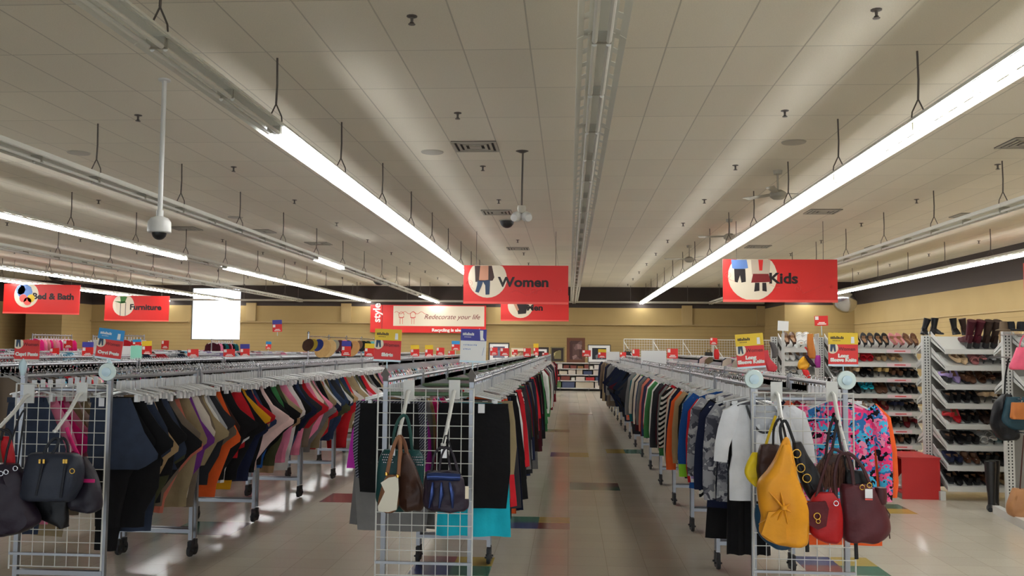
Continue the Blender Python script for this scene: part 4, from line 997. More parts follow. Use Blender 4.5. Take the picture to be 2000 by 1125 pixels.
# ------------------------------------------------------------------ rack signs
TOPC={'yellow':'yellow_card','blue':'blue_card','navy':'navy_card','teal':'blue_card','purple':'navy_card'}
def card_sign(px0,px1,py0,py1,Y,top,lines,label,tilt=0,white=False,stem=None,holder='clear',detail=True,railz=RAIL):
    a=at(px0,py1,Y); b_=at(px1,py0,Y); w=b_.x-a.x; h=b_.z-a.z
    rt=thing('rack_sign',label,'sign',((a.x+b_.x)/2,Y,(a.z+b_.z)/2)); rt.rotation_euler=(0,R(tilt),0)
    top_h=.36*h if top else 0
    MB().bb(-w/2,w/2,-.003,.003,-h/2,h/2-top_h).build('card',M['card_white' if white else 'red_sign'],rt,False)
    if top: MB().bb(-w/2,w/2,-.005,.003,h/2-top_h,h/2).build('header_card',M[TOPC[top]],rt,False)
    L_=max(.02,a.z-railz-.0)
    st=MB(); st.tube([(0,.002,-h/2),(math.tan(R(-tilt))*-.0,.002,-h/2-L_-.004)],.004 if Y<8 else .006,6); st.build('stem',M[holder],rt)
    rh=h-top_h; y=-.004; zt=h/2-top_h
    if detail:
        MB().bb(-w/2-.002,w/2+.002,-.006,.004,-h/2-.006,-h/2+.006).build('holder_channel',M[holder],rt,False)
        if not white:
            m=MB(); m.prism([(max(-w/2,x),min(zt,z)) for x,z in disc_poly(-w*.36,zt-rh*.18,rh*.27)],-.0045,-.003)
            m.build('picture_disc',M['cream'],rt,False)
            m=MB(); m.prism([(-w*.43,zt),(-w*.27,zt),(-w*.25,zt-rh*.34),(-w*.3,zt-rh*.36),(-w*.34,zt-rh*.1),(-w*.38,zt-rh*.36),(-w*.44,zt-rh*.34)],-.006,-.0045); m.build('figure_print',M['jeans_ink'],rt,False)
            text('Women',rh*.24,(-w*.16,-.004,zt-rh*.3),M['dk_red'],rt,bold=.0006,ext=.0006)
            for i,l in enumerate(lines):
                text(l,rh*.225,(0.0,-.004,zt-rh*(.62 if len(lines)>1 else .78)-i*rh*.2),M['white_ink'],rt,bold=.0022,ext=.0006,align='CENTER',sx=1.1)
        else:
            m=MB(); r=random.Random(4)
            for i in range(2):
                for k in range(9-4*i): m.bb(-w*.38+k*w*.06,-w*.38+k*w*.06+w*.03,-.0036,-.003,zt-rh*(.22+.2*i)-.003*r.random(),zt-rh*(.19+.2*i)+.003*r.random())
            m.tube([(w*.42,-.0035,zt-rh*.3),(w*.39,-.0035,zt-rh*.5),(w*.36,-.0035,zt-rh*.7)],.001,4)
            m.build('faint_marks',M['blue_ink'],rt,False)
        if top:
            m=MB(); r=random.Random(9)
            for k in range(9): x=-w*.42+k*w*.05; m.bb(x,x+w*.035,-.0062,-.005,h/2-top_h*.55,h/2-top_h*(.3+.1*r.random()))
            for k in range(5): x=-w*.35+k*w*.055; m.bb(x,x+w*.03,-.0062,-.005,h/2-top_h*.72,h/2-top_h*.66)
            m.build('header_marks',M['ink' if top=='yellow' else 'card_white'],rt,False)
            m=MB(); m.prism([(w*.27,h/2-top_h*.35),(w*.37,h/2-top_h*.35),(w*.38,h/2-top_h*.9),(w*.26,h/2-top_h*.9)] if top!='navy' else [(w*.24,h/2-top_h*.1),(w*.37,h/2-top_h*.1),(w*.37,h/2-top_h*.7),(w*.44,h/2-top_h*.95),(w*.27,h/2-top_h*.95)],-.0065,-.005); m.build('header_emblem',M['card_white'],rt,False)
    else:
        if not white:
            m=MB(); m.bb(-w*.45,-w*.2,-.005,-.003,zt-rh*.4,zt-rh*.05); m.bb(-w*.3,w*.35,-.005,-.003,-h/2+rh*.12,-h/2+rh*.22); m.bb(-w*.2,w*.25,-.005,-.003,-h/2+rh*.28,-h/2+rh*.36); m.build('print_marks',M['white_ink'],rt,False)
    return rt
card_sign(28,78,664,703,5.98,None,['Capri Pants'],'red Capri Pants sign with a white bottom strip, left one of two',0.5,holder='white_metal')
card_sign(189,241,643,700,5.98,'blue',['Capri Pants'],'red Capri Pants sign with a blue header, leaning to the right',7)
card_sign(731,784,643,704,5.95,'yellow',['Skirts'],'red Skirts sign with a yellow header on the middle rack',2.0)
card_sign(899,950,643,706,5.95,'navy',[],'blank white sign card with a dark blue header on the middle rack',1.5,white=True)
card_sign(1438,1492,652,717,6.15,'yellow',['Long','Sleeve Knits'],'tilted red Long Sleeve Knits sign with yellow header, left of two',-4.5)
card_sign(1618,1675,650,713,5.95,'yellow',['Long','Sleeve Knits'],'upright red Long Sleeve Knits sign with yellow header, right of two',0)
small=[(97,116,680,696,None),(124,142,665,680,None),(160,183,668,696,'purple'),(259,276,663,677,'blue'),(277,297,666,693,'yellow'),(315,330,665,682,None),(366,388,682,698,None),(436,459,682,697,None),(469,488,672,697,'purple'),
 (519,530,667,682,'blue'),(532,551,625,648,'purple'),(667,686,666,695,'purple'),(712,731,671,696,'yellow'),(802,819,674,696,'yellow'),(830,846,674,697,'yellow'),(852,868,679,694,None),(882,898,666,684,'teal'),(875,888,685,698,None),
 (957,972,679,694,None),(977,994,680,695,None),(1000,1011,683,693,None),(1022,1037,680,697,None),(1042,1052,671,694,'yellow'),(1059,1071,689,698,None),(1137,1154,684,696,None),(1168,1184,682,699,'yellow'),(1211,1223,688,699,None),
 (1235,1249,682,703,None),(1303,1324,681,700,None),(1387,1401,660,673,None),(1591,1617,617,636,None),(1519,1540,627,646,'w')]
cnt={}
for s in small:
    w=s[1]-s[0]; Y=min(33,max(9,1780*.2/w)); top=s[4] if s[4]!='w' else None; wh=s[4]=='w'
    d='plain red' if not s[4] else ('white' if wh else 'red and %s'%s[4]); cnt[d]=cnt.get(d,0)+1
    Yf=12.8 if s[0]>1500 else Y
    card_sign(s[0],s[1],s[2],s[3],Yf,top,[],'small %s sign card above the far racks, %s such from the left'%(d,nth(cnt[d])),random.uniform(-3,3),white=wh,detail=False,railz=1.92 if s[0]>1500 else (1.92 if 525<s[0]<535 else RAIL))
for a,t in (((1252,1301,685,711,14.5,'card_white'),'large blank white board among the racks behind the knit tops'),((1184,1210,687,703,21,'card_white'),'smaller blank white board left of the large one'),
            ((238,255,676,702,17,'card_white'),'white board beside the mint green one on the left'),((255,277,675,701,16.5,'mint'),'mint green board on the left racks beside a white one')):
    p=at(a[0],a[3],a[4]); q=at(a[1],a[2],a[4]); o=MB(); o.bb(p.x,q.x,-.01,.01,p.z,q.z); o.bb((p.x+q.x)/2-.01,(p.x+q.x)/2+.01,-.008,.012,RAIL,p.z+.02); o=o.build('display_board',M[a[5]],smooth=False,loc=(0,a[4],0)); tag(o,t,'board')

# ------------------------------------------------------------------ shoe shelving
def upright(m,x,y,h,w=.09,d=.05,z0=0):
    m.bb(x-w/2,x+w/2,y-d/2,y+d/2,z0,h,0)
def slots(m,x,y,h,w=.09,d=.05,z0=.1,step=.034):
    z=z0
    while z<h-.03:
        for s in (-1,1): m.bb(x+s*w*.2-.006,x+s*w*.2+.006,y-d/2-.002,y-d/2+.001,z,z+.018,1)
        z+=step
def gondola(label,xs,yc,zs,h,near=True,far=False,depth=.45,foot=True,strip=True,lipy=None,name='shoe_gondola'):
    rt=thing(name,label,'shoe shelves',(0,0,0))
    for x in xs:
        m=MB(); upright(m,x,yc,h); slots(m,x,yc,h); m.build('upright',[M['white_metal'],M['vent_dark']],rt,False)
        if foot: MB().bb(x-.03,x+.03,yc-depth if near else yc,yc+(depth if far else .05),.0,.10).build('base_foot',M['white_metal'],rt,False)
    for i in range(len(xs)-1):
        a,b_=xs[i]+.05,xs[i+1]-.05
        MB().bb(a,b_,yc-.006,yc+.006,.1,h-.04).build('back_panel',M['shelf_back'],rt,False)
        for s in ((-1,) if near else ())+((1,) if far else ()):
            for k,z in enumerate(zs):
                zb=z+.17 if k<len(zs)-1 or True else z
                yf=yc+s*depth; yb=yc+s*.03; t=.012
                m=MB(); vs=[(a,yf,z-.004),(b_,yf,z-.004),(b_,yb,zb),(a,yb,zb)]
                vs+=[(x,y,zz-t) for x,y,zz in vs]
                f=[(0,1,2,3),(7,6,5,4),(0,4,5,1),(1,5,6,2),(2,6,7,3),(3,7,4,0)]
                m.add(vs,f); y0,y1=sorted((yf,yf+s*.012)); m.bb(a,b_,y0,y1,z-.04,z+.018)
                sh=m.build('shelf',M['white_metal'],rt,False)
                for x in (a+.004,b_-.004):
                    q=MB(); vs=[(x-.004,yf,z-.03),(x-.004,yf,z+.03),(x-.004,yb,zb+.06),(x-.004,yb,zb-.06)]; vs+=[(p[0]+.008,p[1],p[2]) for p in vs]
                    q.add(vs,f); q.build('bracket',M['white_metal'],sh,False)
                if strip and s<0:
                    xx=a+(b_-a)*(.62 if i%2==0 or len(xs)<3 else .25); q=MB().bb(xx,xx+.32,y0-.003,y0-.0005,z-.032,z+.012); q.bb(xx+.1,xx+.25,y0-.004,y0-.003,z-.016,z-.004,1); q.build('price_strip',[M['pink_strip'],M['red_sign']],sh,False)
    return rt
M['shelf_back']=mat('grey_back_panel',(120,118,112),.6)
M['pink_strip']=mat('pale_pink_strip',(232,206,212),.5)
ZA=[1.72,1.53,1.31,1.09,.855,.61,.38,.145]
ZC=[1.72,1.53,1.32,1.10,.86,.62,.41,.19]
gondola('white double sided front shoe unit beside the red box on the right',[4.30,5.52],11.33,ZA,1.9,True,True,.43)
gondola('long white shoe unit behind the red box, farther than the front unit',[3.58,4.87],13.3,ZC,1.9,True,False,.40)
gondola('short white shoe bay at the left end of the long unit',[2.93,3.5],13.3,ZC,1.9,True,False,.40,strip=False)
# shoes
def shoe_mesh(kind,v):
    m=MB(); L_={'pump':.25,'flat':.25,'loafer':.27,'sneaker':.28,'boot':.26,'sandal':.25,'wedge':.25}[kind]
    hh={'pump':.075,'flat':.008,'loafer':.022,'sneaker':.022,'boot':.06,'sandal':.05,'wedge':.06}[kind]
    S_=[]  # heel at y=0, toe at y=L
    N=13
    for i in range(N):
        t=i/(N-1); y=t*L_
        w=.5*(.058+.034*math.sin(min(1,max(0,(t-.12)/.88))**.8*math.pi*.75+.15))*(1 if t<.88 else (1-((t-.88)/.12)**2*.85))*(.75+.25*min(1,t/.1))
        if kind in('pump','flat','wedge') : w*=(1 if t<.7 else 1-.55*((t-.7)/.3)**1.4)
        sole=hh*(1-min(1,max(0,(t-.12)/.5))**1.2) if True else 0
        zb=.004+sole
        rim=zb+({'pump':.05,'flat':.045,'loafer':.055,'sneaker':.065,'boot':.09,'sandal':.016,'wedge':.045}[kind])*(1-.45*t)+(0 if t>.1 else .006)
        if t>.6 and kind!='sandal': rim=zb+.05*(1-.6*max(0,(t-.6)/.4)**1.5)*(1 if t<.97 else .5)
        openv = kind!='boot' and t<(.62 if kind in('pump','flat','wedge') else .5) and t>.03
        inn=(zb+.014) if openv else rim+.004
        S_.append([(-w*.8,y,zb),(w*.8,y,zb),(w,y,zb+.014),(w*.86,y,rim),(w*.55,y,inn),(-w*.55,y,inn),(-w*.86,y,rim),(-w,y,zb+.014)])
    b0=len(m.v); m.rings(S_)
    # material of the insole strip
    nface=N-1
    for i in range(nface):
        if S_[i][4][2]<S_[i][3][2]-.006: m.m[i*8+4]=1
    if kind in('pump','sandal'): m.tube([(0,.022,hh+.006),(0,.016,hh*.5),(0,.018,0)],[.02,.009,.007],6,2)
    elif kind=='boot':
        m.bb(-.026,.026,.0,.06,0,.07,2); m.tube([(0,.05,.09),(0,.052,.16),(0,.05,.24),(0,.05,.33)],[.042,.038,.045,.052],10)
    elif kind=='wedge': m.prism([(0,0),(.0,0)],0,0) if 0 else m.add([(-.025,0,0),(.025,0,0),(.03,.14,0),(-.03,.14,0),(-.026,0,hh+.006),(.026,0,hh+.006),(.032,.14,.012),(-.032,.14,.012)],[(0,3,2,1),(4,5,6,7),(0,1,5,4),(1,2,6,5),(2,3,7,6),(3,0,4,7)],2)
    elif kind in('loafer','sneaker'): m.bb(-.03,.03,.002,.24,0,.022,2)
    if kind=='sandal':
        for y in (.07,.17,.2): m.tube([(-.04,y,.03),(-.03,y,.065),(0,y+.006,.075),(.03,y,.065),(.04,y,.03)],.007,5)
    return m.mesh(kind,[M['leather'],M['insole'],M['dark_rubber']])
SK=['pump','flat','loafer','sneaker','boot','sandal','wedge']
SM={k:shoe_mesh(k,0) for k in SK}
STK=MB().bb(-.012,.012,.03,.07,.0,.0015).mesh('price_sticker',[M['tag']],False)
SNAME={'pump':'court shoe','flat':'flat shoe','loafer':'loafer','sneaker':'trainer','boot':'ankle boot','sandal':'sandal','wedge':'wedge shoe'}
SCAT={'pump':'shoe','flat':'shoe','loafer':'shoe','sneaker':'shoe','boot':'boot','sandal':'sandal','wedge':'shoe'}
PAL.update({'silver':(170,170,172),'gold':(190,160,100),'beige':(200,172,136),'dusty pink':(200,130,130)})
rs=random.Random(11)
def shelf_shoes(x0,x1,yc,depth,z,row,unit,items,tilt=None,step=.092):
    """pairs side by side, heels on the lip, toes up the slope"""
    x=x0+.05; i=0; n=0
    a0=math.atan2(.17,depth-.03)
    while x<x1-.05:
        it=items[i%len(items)]; i+=1
        if it is None: x+=step*1.2; continue
        kind,col=it; j=rs.uniform(.8,1.2)
        for q in (0,1):
            if x>x1-.045: break
            n+=1; o=link({'pump':'court_shoe','flat':'flat_shoe','loafer':'loafer','sneaker':'trainer','boot':'ankle_boot','sandal':'sandal','wedge':'wedge_shoe'}[kind],SM[kind])
            a=a0+.02 if tilt is None or kind=='boot' else tilt
            if kind=='boot': a=a0+.03
            yy=yc-depth+.035+(.03*rs.random() if tilt is None else .0); zz=z+(yy-(yc-depth))*math.tan(a0)+.012
            flip=kind!='boot' and rs.random()<.25
            o.location=(x,yy,zz); o.rotation_euler=(a,0,R(rs.uniform(-7,7)))
            if flip and tilt is None:
                o.location=(x,yy+.25*math.cos(a0),z+(yy-(yc-depth)+.25*math.cos(a0))*math.tan(a0)+.012); o.rotation_euler=(-a,0,math.pi+R(rs.uniform(-6,6)))
            o.color=(*[min(1,c*j) for c in lin(PAL[col])],1)
            tag(o,'%s %s on the %s shelf of %s, %s from left'%(col,SNAME[kind],row,unit,nth(n)),SCAT[kind],'shoes on %s'%unit)
            if not flip and kind in('pump','flat') : link('price_sticker',STK,o,(0,0,{'pump':.072,'flat':.03}[kind]))
            x+=step
        x+=.012
    return n
ROWN_=['top','second','third','fourth','fifth','sixth','seventh','bottom']
K=['black','black','dark brown','black','brown','navy','grey','beige','tan','gold','silver','white','dark red','red','olive','dark brown','black']
def rnd_items(n,kinds): return [(rs.choice(kinds),rs.choice(K)) for _ in range(n)]
itA={0:[None,None,('boot','maroon'),('boot','dark brown'),('sandal','beige'),('pump','beige'),('sandal','beige'),('sandal','silver')],
 1:[None,('flat','beige'),('sandal','dusty pink'),('sandal','silver'),('sandal','olive'),('pump','silver')],
 2:[('wedge','lavender'),('loafer','brown'),('sandal','brown'),('pump','dark brown'),('loafer','black')],
 3:[('loafer','black'),('loafer','black'),('pump','beige'),('flat','khaki'),('loafer','black'),('flat','khaki')],
 4:[('pump','red'),('loafer','black'),('loafer','dark brown'),('flat','taupe'),('flat','blue'),('loafer','black')],
 5:[('loafer','black'),('loafer','black'),('sandal','white'),('sandal','turquoise'),('loafer','charcoal'),('flat','beige')],
 6:[('loafer','navy'),('flat','brown'),('wedge','black'),('loafer','black'),('loafer','black')],
 7:[('loafer','black'),('loafer','black'),('loafer','brown'),('flat','tan'),('loafer','red'),('loafer','dark brown')]}
for k,z in enumerate(ZA): shelf_shoes(4.37,5.45,11.33,.43,z,ROWN_[k],'the front unit',itA[k],tilt=.95 if k==0 else None)
itC={0:[('pump','black'),('pump','black'),('pump','charcoal'),('pump','black'),('pump','dusty pink'),('pump','brown'),('pump','black')],1:[('flat','beige'),('wedge','gold'),('sandal','red'),('flat','tan'),('flat','tan'),None,('pump','silver')],
 2:[('sandal','grey'),('pump','beige'),('loafer','black'),('pump','gold'),('loafer','brown'),('loafer','black')],3:[('loafer','dark brown'),('loafer','black'),('sandal','mint' if 0 else 'turquoise'),('loafer','brown'),('loafer','grey'),('loafer','black')]}
for k,z in enumerate(ZC):
    shelf_shoes(3.64,4.81,13.3,.40,z,ROWN_[k],'the long unit',itC.get(k) or rnd_items(7,['loafer','pump','flat','sneaker','sandal']),tilt=1.0 if k==0 else None)
for k,z in enumerate(ZC[:4]):
    shelf_shoes(2.97,3.46,13.3,.40,z,ROWN_[k],'the short bay',[[('pump','brown'),('sandal','white'),('pump','brown')],[('flat','white'),('flat','silver'),('wedge','mustard')],[('sandal','white'),('flat','white'),('flat','teal')],[('loafer','black'),('flat','grey')]][k],tilt=1.0 if k==0 else None)
# items on top of the units
for i,(px,col,ry) in enumerate(((1804,'black',-18),(1822,'black',-8),(1868,'black',6),(1886,'dark brown',14))):
    p=at(px,660,11.5); o=link('ankle_boot',SM['boot']); o.color=(*lin(PAL[col]),1); o.scale=(.85,.85,.62); o.rotation_euler=(0,R(ry),R(170+25*(i%2))); o.location=(p.x,11.56,1.915)
    tag(o,'%s ankle boot standing on top of the front unit, %s from left'%(col,nth(i+1)),'boot','boots on top of the shoe shelves')
# vertical wire grids at the left end of the shoe wall, with hung accessories
def side_grid(x,y,label): 
    g=grid_panel(x,y,label,W=.6,z0=.1,z1=1.93,rz=R(80),rim=False); return g
side_grid(2.82,12.2,'tall white wire grid at the end of the shoe shelves, left one'); side_grid(3.28,12.25,'tall white wire grid at the end of the shoe shelves, right one')
bag('orange tan hanging purse on the tall wire grid by the shoe shelves',(190,116,50),12.1,[(652,1577,1588),(668,1576,1589),(688,1578,1593),(700,1580,1592)],.06,'purse',(),.004)
bag('yellow hanging pouch between the two tall wire grids',(220,160,40),12.15,[(696,1568,1578),(706,1560,1583),(716,1558,1580),(722,1562,1574)],.08,'pouch',[([(1580,700),(1578,685),(1572,678)],.012,(220,60,60))],.006)
bag('red hanging pouch below the yellow one by the shoe shelves',(214,44,44),12.1,[(722,1566,1578),(732,1570,1582),(739,1574,1584)],.05,'pouch',(),.004)
bag('purple beaded pouch on the right tall wire grid',(150,40,130),12.2,[(694,1594,1602),(705,1591,1603),(718,1592,1602)],.05,'pouch',(),.003)
bag('dark plum glove like purse between the tall wire grids',(46,26,40),12.1,[(694,1571,1577),(705,1577,1587),(716,1586,1595)],.04,'purse',(),.003)
bag('dark grey cap shaped purse on the left tall wire grid',(84,80,80),12.1,[(668,1502,1512),(680,1506,1518),(692,1508,1519),(700,1507,1514)],.06,'purse',(),.004)
bag('red and white patterned pouch left of the tall wire grids',(196,60,70),11.9,[(684,1490,1500),(700,1492,1504),(716,1496,1518),(726,1500,1514)],.06,'pouch',(),.004)
bag('red hanging bag behind the tilted knit sign',(200,34,34),14,[(682,1395,1403),(692,1394,1405),(702,1396,1404)],.07,'handbag',(),.003)
# red box
rt=thing('display_box','red painted open box standing in front of the shoe shelves','box',(3.86,10.95,0))
m=MB(); W,D_,H=.43,.66,.46; m.bb(0,W,0,.018,0,H); m.bb(0,W,D_-.018,D_,0,H); m.bb(W-.018,W,.018,D_-.018,0,H); m.bb(0,W-.018,.018,D_-.018,.06,.078)
m.build('box_body',M['red_box'],rt,False); MB().bb(-.008,W+.008,-.008,D_+.008,H,H+.02).build('box_top',M['red_box'],rt,False)
MB().bb(-.001,.017,.018,D_-.018,0,.06).build('kick_board',M['shelf_back'],rt,False)
m=MB(); m.lathe([(0,.2),(.06,.17),(.11,.1),(.14,.03),(.12,0),(0,0)],9); o=m.build('crumpled_tissue_paper',M['tag'],loc=(4.04,11.3,.08)); tag(o,'crumpled white paper lying inside the open red box','paper')

# handbag gondola at the right edge
yb=10.15; rt=gondola('white perforated shelf unit of handbags at the right edge',[4.70,5.92],yb,[1.70,1.28],1.93,True,True,.40,foot=False,strip=False,name='handbag_gondola')
fa=atz(1946,1003,.0); fb=atz(2030,1047,.0); dv=(fb-fa).normalized(); nv=Vector((-dv.y,dv.x,0))*.035
q4=[fa-nv,fa+nv,fb+nv,fb-nv]; m=MB(); m.add([(p.x,p.y,0) for p in q4]+[(p.x,p.y,.085) for p in q4],[(3,2,1,0),(4,5,6,7),(0,1,5,4),(1,2,6,5),(2,3,7,6),(3,0,4,7)]); m.build('base_foot',M['white_metal'],rt,False)
bag('pink handbag hanging at the right edge, upper one',(222,92,120),9.65,[(678,1986,2006),(695,1980,2012),(715,1972,2016),(722,1974,2014)],.1,'handbag',[([(1990,684),(1994,665),(2000,655)],.008,(220,90,118))],.003)
bag('black draped shoulder bag left of the perforated post at the right edge',(22,22,25),9.75,[(770,1958,1975),(785,1944,1980),(805,1938,1984),(830,1936,1986),(850,1945,1990),(860,1955,1985)],.16,'shoulder_bag',[([(1962,772),(1964,735),(1970,700)],.01,(20,20,22))],.014)
bag('teal blue bag hanging behind the tan purse at the right edge',(40,70,82),9.7,[(775,1966,2010),(800,1958,2014),(825,1954,2014),(840,1975,2012)],.1,'shoulder_bag',(),.006)
bag('small tan leather purse hanging at the right edge',(178,106,52),9.55,[(786,1976,2012),(800,1975,2014),(816,1974,2014),(819,1980,2012)],.07,'purse',(),.003,ex=5)
bag('tan woven basket bag near the floor at the right edge',(168,120,80),9.5,[(954,1978,2004),(970,1972,2014),(990,1967,2016),(1004,1970,2012),(1010,1980,2008)],.16,'basket_bag',[([(1992,958),(1996,900),(2000,850)],.007,(70,40,34))],.010)
for px,py,Y in ((2000,653,9.65),(1970,698,9.75),(1990,780,9.62),(1992,786,9.55),(2001,846,9.5)):
    p=at(px,py,Y); m=MB(); m.tube([(p.x,yb,p.z),(p.x,Y-.03,p.z),(p.x,Y-.045,p.z+.02)],.006,6); m.build('peg_hook',M['chrome'],rt)
for i,(x,y) in enumerate(((1938,968),(1950,966))):
    p=at(x,y,10.3); o=MB(); S_=[(0,.035,.02),(0,.035,.03)]
    o.tube([(0,.02,.03),(0,.02,.12),(0,.03,.3),(0,.03,.46),(0,.03,.52)],[.038,.036,.048,.058,.058],12); o.tube([(0,.04,.035),(-.05,-.05,.03),(-.08,-.13,.025)],[.036,.036,.026],10); o.box(.01,.04,.012,.05,.06,.024)
    o=o.build('knee_boot',M['black'],loc=(p.x+i*.03,10.3+i*.12,0.0)); tag(o,'tall black boot standing on the floor at the right edge, %s one'%('left','right')[i],'boot')
m=MB()
def hat(label,loc,col,r,crown,rot,band=None,name='hat'):
    rt=thing(name,label,'hat',loc,rot=rot)
    m=MB(); m.lathe([(0,crown),(r*.42,crown*.98),(r*.5,crown*.7),(r*.55,.01),(r*.97,.0),(r,-.008),(r*.97,-.012),(r*.53,-.004),(r*.4,.0),(0,.0)],20)
    b_=m.build('crown_and_brim',M['cloth'],rt); b_.color=(*lin(col),1)
    if band: m=MB(); m.lathe([(r*.54,.03),(r*.565,.03),(r*.57,.006),(r*.54,.006)],20); m.build('hat_band',M[band],rt)
for i,(px,py,c,t) in enumerate(((1962,640,(96,80,64),'brown'),(1976,640,(30,30,34),'black'),(1996,640,(34,32,36),'charcoal'))):
    p=at(px,py,10.0); hat('%s rounded hat on top of the handbag shelf unit'%t,(p.x,10.02,1.945),c,.08,.09,(0,0,0),name='rounded_hat')
# hat rack
hx=-5.1
rt=thing('hat_rack','tall chrome rack with hats hanging in a row, left of the wall banner','hat rack',(hx,17.6,0))
MB().tube([(0,0,1.9),(0,9.2,1.9)],.014,6).build('top_rail',M['chrome'],rt)
for i in range(7): m=MB(); m.tube([(0,i*1.53,0),(0,i*1.53,1.95)],.02,8); m.lathe([(0,2.0),(.025,1.98),(.025,1.95),(0,1.94)],8); m.build('post',M['chrome'],rt)
hats=[(592,(60,40,32),.13,'dark brown'),(600,(150,130,40),.13,'olive yellow'),(612,(34,48,110),.13,'navy blue'),(622,(196,160,104),.2,'wide straw'),(633,(206,176,122),.2,'pale straw'),(644,(150,150,132),.14,'grey'),(654,(78,40,46),.14,'maroon'),
 (664,(222,110,140),.13,'pink'),(669,(24,22,26),.17,'black felt'),(682,(196,150,96),.2,'tan straw'),(694,(120,90,70),.12,'brown'),(702,(30,34,30),.14,'black and white'),(711,(60,80,66),.12,'green'),(719,(110,190,190),.16,'mint blue'),(762,(30,34,60),.26,'big navy and straw')]
for px,c,r,t in hats:
    Y=1780*5.08/(1111.6-px); hat('%s hat hanging in the row on the chrome hat rack'%t,(hx+.05,Y,1.86-r),c,r,.1,(R(-70),0,R(50)),name='hat')
# ------------------------------------------------------------------ far wall fixtures
BY=37.2
def wall_shelf(label,x0,x1,levels,h,wire,y=BY,dep=.5):
    rt=thing('wall_shelving',label,'shelves',(x0,y,0)); W=x1-x0; n=max(1,round(W/1.2))
    for i in range(n+1):
        m=MB(); m.bb(i*W/n-.02,i*W/n+.02,dep-.03,dep,0,h); m.build('upright',M['white_metal'],rt,False)
    for z in levels: 
        for i in range(n): MB().bb(i*W/n+.02,(i+1)*W/n-.02,0,dep-.03,z-.035,z).build('shelf',M['white_metal'],rt,False)
    if wire:
        m=MB()
        for i in range(int(W/.1)): m.tube([(i*.1,dep-.01,1.2),(i*.1,dep-.01,h)],.006,4)
        for i in range(int((h-1.2)/.1)): m.tube([(0,dep-.01,1.2+.1*i),(W,dep-.01,1.2+.1*i)],.006,4)
        m.tube([(0,dep-.01,h),(W,dep-.01,h)],.02,5)
        m.build('wire_back',M['white_metal'],rt)
        for i in range(n): m=MB(); m.tube([(i*W/n,dep-.03,h-.1),(i*W/n+.35,.02,1.36)],.018,5); m.build('brace',M['white_metal'],rt)
    else: MB().bb(0,W,dep,dep+.02,0,max(levels)).build('back_panel',M['shelf_back'],rt,False)
    return rt
wall_shelf('low pale shelving along the far wall below the framed pictures',-5.1,2.0,[.12,.42,.66,.9,1.14],1.16,False)
wall_shelf('tall wire backed shelving along the far wall, right of the pictures',2.15,7.9,[.4,.75,1.1,1.36],2.1,True,y=36.0 if 0 else 35.6)
# framed pictures
def picture(label,x0,x1,y0,y1,frame,mat_,pic,fw,Y=BY+.3):
    a=at(x0,y1,Y); b_=at(x1,y0,Y); w=b_.x-a.x; h=b_.z-a.z
    rt=thing('framed_picture',label,'picture',((a.x+b_.x)/2,Y,1.145),rot=(R(-6),0,0))
    m=MB(); m.bb(-w/2,w/2,0,.03,0,fw); m.bb(-w/2,w/2,0,.03,h-fw,h); m.bb(-w/2,-w/2+fw,0,.03,fw,h-fw); m.bb(w/2-fw,w/2,0,.03,fw,h-fw); m.build('frame',frame,rt,False)
    MB().bb(-w/2+fw,w/2-fw,.012,.02,fw,h-fw).build('mount_board',mat_,rt,False); k=.2 if mat_ is not pic else .0
    MB().bb(-w/2+fw+w*k*.8,w/2-fw-w*k*.8,.009,.0125,fw+h*k*.7,h-fw-h*k*.7).build('print',pic,rt,False)
def pic_mat(n,c1,c2,sc): 
    return blotch_mat(n,[c1,c2,tuple((a+b)//2 for a,b in zip(c1,c2)),c2],sc)
bf=mat('black_frame',(24,20,20),.4); pf=mat('pale_frame',(200,190,160),.4)
picture('black framed picture with three small grey images, leftmost on the far shelf',954,995,641,678,bf,M['card_white'],pic_mat('print_grey',(150,150,160),(90,90,110),4),.05)
picture('pale framed picture of an arch on the far shelf',998,1034,649,676,pf,M['cream'],pic_mat('print_sepia',(190,170,140),(130,100,80),5),.04)
picture('black framed picture of a dark sailing boat on the far shelf',1042,1072,647,676,bf,M['card_white'],M['ink'],.08)
picture('olive framed picture of a pale figure on the far shelf',1075,1103,646,676,mat('olive_frame',(110,100,64),.5),M['ink'],pic_mat('print_olive',(180,170,120),(60,54,36),4),.05)
picture('large brown wooden framed picture, tallest on the far shelf',1107,1143,627,675,M['woodframe'],pic_mat('print_brown',(140,116,112),(80,60,58),6),pic_mat('print_brown2',(150,120,118),(96,74,70),6),.12)
picture('wide picture with white mount and dark landscape, rightmost on the far shelf',1148,1193,641,676,bf,M['card_white'],pic_mat('print_landscape',(120,124,130),(50,54,60),5),.03)
p=at(1196,676,BY+.3); q=at(1207,664,BY+.3); o=MB().bb(0,q.x-p.x,0,.3,0,.35).build('storage_box',M['card_white'],loc=(p.x,BY+.1,1.145),smooth=False); tag(o,'white box beside the rightmost framed picture','box')
rb=random.Random(21); BC=[(200,190,170),(150,110,70),(170,40,40),(210,200,190),(90,120,70),(190,150,60),(70,80,110),(120,60,50),(220,216,208)]; BN=['cream','brown','red','pale grey','green','ochre','navy','dark red','white']
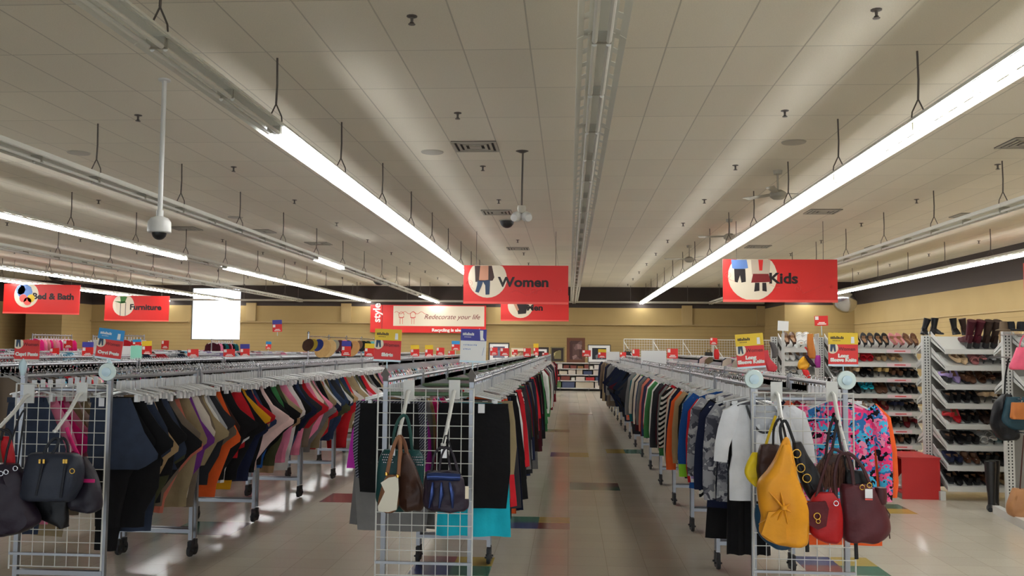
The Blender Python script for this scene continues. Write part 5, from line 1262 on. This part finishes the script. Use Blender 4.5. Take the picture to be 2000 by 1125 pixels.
for z,rw in ((.9,'second'),(.66,'third'),(.42,'fourth'),(.12,'bottom')):
    n=0; x=-4.9 if z==.9 else -.9
    while x<1.7:
        w=rb.uniform(.18,.42) if z>.2 else rb.uniform(.5,.9); h=rb.uniform(.1,.19); n+=1; i=rb.randrange(9)
        if z==.12: h=.24
        bm=mat('boxed_goods_%d_%s'%(n,rw),BC[i],.6); o=MB(); o.bb(0,w-.05,0,.25,0,h); ob=o.build('boxed_item',bm,loc=(x,BY+.08,z+.002),smooth=False)
        tag(ob,'%s boxed item on the %s shelf below the far pictures, %s from left'%(BN[i],rw,nth(n)),'box','boxed goods on the far shelves'); x+=w
for i,(px,z,k) in enumerate(((1225,1.36,'bag'),(1256,1.36,'shoe'),(1262,1.36,'shoe'),(1366,1.36,'shoe'),(1380,1.36,'bag'),(1384,1.6,'bag'),(1354,1.1,'shoe'),(1362,1.1,'shoe'),(1376,1.1,'shoe'),(1383,1.1,'shoe'),(1340,.75,'shoe'),(1352,.75,'shoe'))):
    X=(px-1111.6)/1780*35.8
    if k=='bag': 
        if z>1.5: continue
        o=MB(); o.prism([(-.16,0),(.16,0),(.14,.26),(-.14,.26)],0,.12); o.tube([(-.08,.06,.26),(-.05,.06,.34),(.05,.06,.34),(.08,.06,.26)],.01,5); o=o.build('handbag',M['black'],smooth=False); o.location=(X,35.75,z+.002)
        tag(o,'black handbag on the far wire backed shelving, %s item from left'%nth(i+1),'bag')
    else:
        o=link('court_shoe',SM['pump'],None,(X,35.72,z+.002)); o.color=(*lin((22,20,24)),1); tag(o,'black shoe on the far wire backed shelving, %s item from left'%nth(i+1),'shoe')
# tall oddments above the left racks: high rails with clothes
def high_rail(x,ya,yb,z,label,cols,seed):
    rt=thing('high_rail',label,'clothing rack',(x,ya,0))
    MB().tube([(0,0,z),(0,yb-ya,z)],.016,6).build('top_rail',M['rack'],rt)
    for y in (0,yb-ya): MB().tube([(0,y,0),(0,y,z+.04)],.02,6).build('post',M['rack'],rt)
    r=random.Random(seed); y=ya+.12; i=0
    while y<yb-.08:
        c=r.choice(cols); i+=1; o=link('long_sleeve_top',gmesh('top',.46,.7,i%3)); o.location=(x,y,z+.02); o.rotation_euler=(0,0,R(r.uniform(-8,8))); o.color=(*lin(PAL[c]),1)
        tag(o,'%s top on %s, %s from its near end'%(c,label.split(' with')[0],nth(i)),'shirt','tops on the high rails'); link('hanger',HS,o); y+=r.uniform(.12,.2)
high_rail(-14.9,24.5,26.5,1.95,'high rail with pink tops at the far left',['pink','hot pink','white','dusty pink'],1)
high_rail(-13.0,24.2,25.6,1.92,'high rail with white dresses left of the Capri sign',['white','cream','black'],2)
high_rail(-12.4,31,33,1.9,'high rail with dark tops below the window',['dark red','maroon','black','teal','pink'],3)
high_rail(-10.8,21.5,22.6,1.92,'high rail with mixed tops right of the mint board',['white','red','orange','black'],4)

# ------------------------------------------------------------------ camera, world, render look
cam=bpy.data.cameras.new('camera'); co=bpy.data.objects.new('camera',cam); C.objects.link(co)
f_=ray(1000,562.5).normalized(); rg=(ray(1001,562.5)-ray(999,562.5)).normalized(); up=(ray(1000,561.5)-ray(1000,563.5)).normalized()
mt=Matrix(((rg.x,up.x,-f_.x,0),(rg.y,up.y,-f_.y,0),(rg.z,up.z,-f_.z,EYE),(0,0,0,1)))
co.matrix_world=mt; cam.sensor_width=36; cam.lens=36*F_/2000; cam.clip_end=200; cam.clip_start=.05
bpy.context.scene.camera=co
w=bpy.data.worlds.new('sky'); bpy.context.scene.world=w; w.use_nodes=True
bg=w.node_tree.nodes['Background']; bg.inputs['Color'].default_value=(.82,.91,1,1); bg.inputs['Strength'].default_value=3.2
vs_=bpy.context.scene.view_settings; vs_.view_transform='Standard'; vs_.look='None'; vs_.gamma=1; vs_.exposure=.12; vs_.use_curve_mapping=False
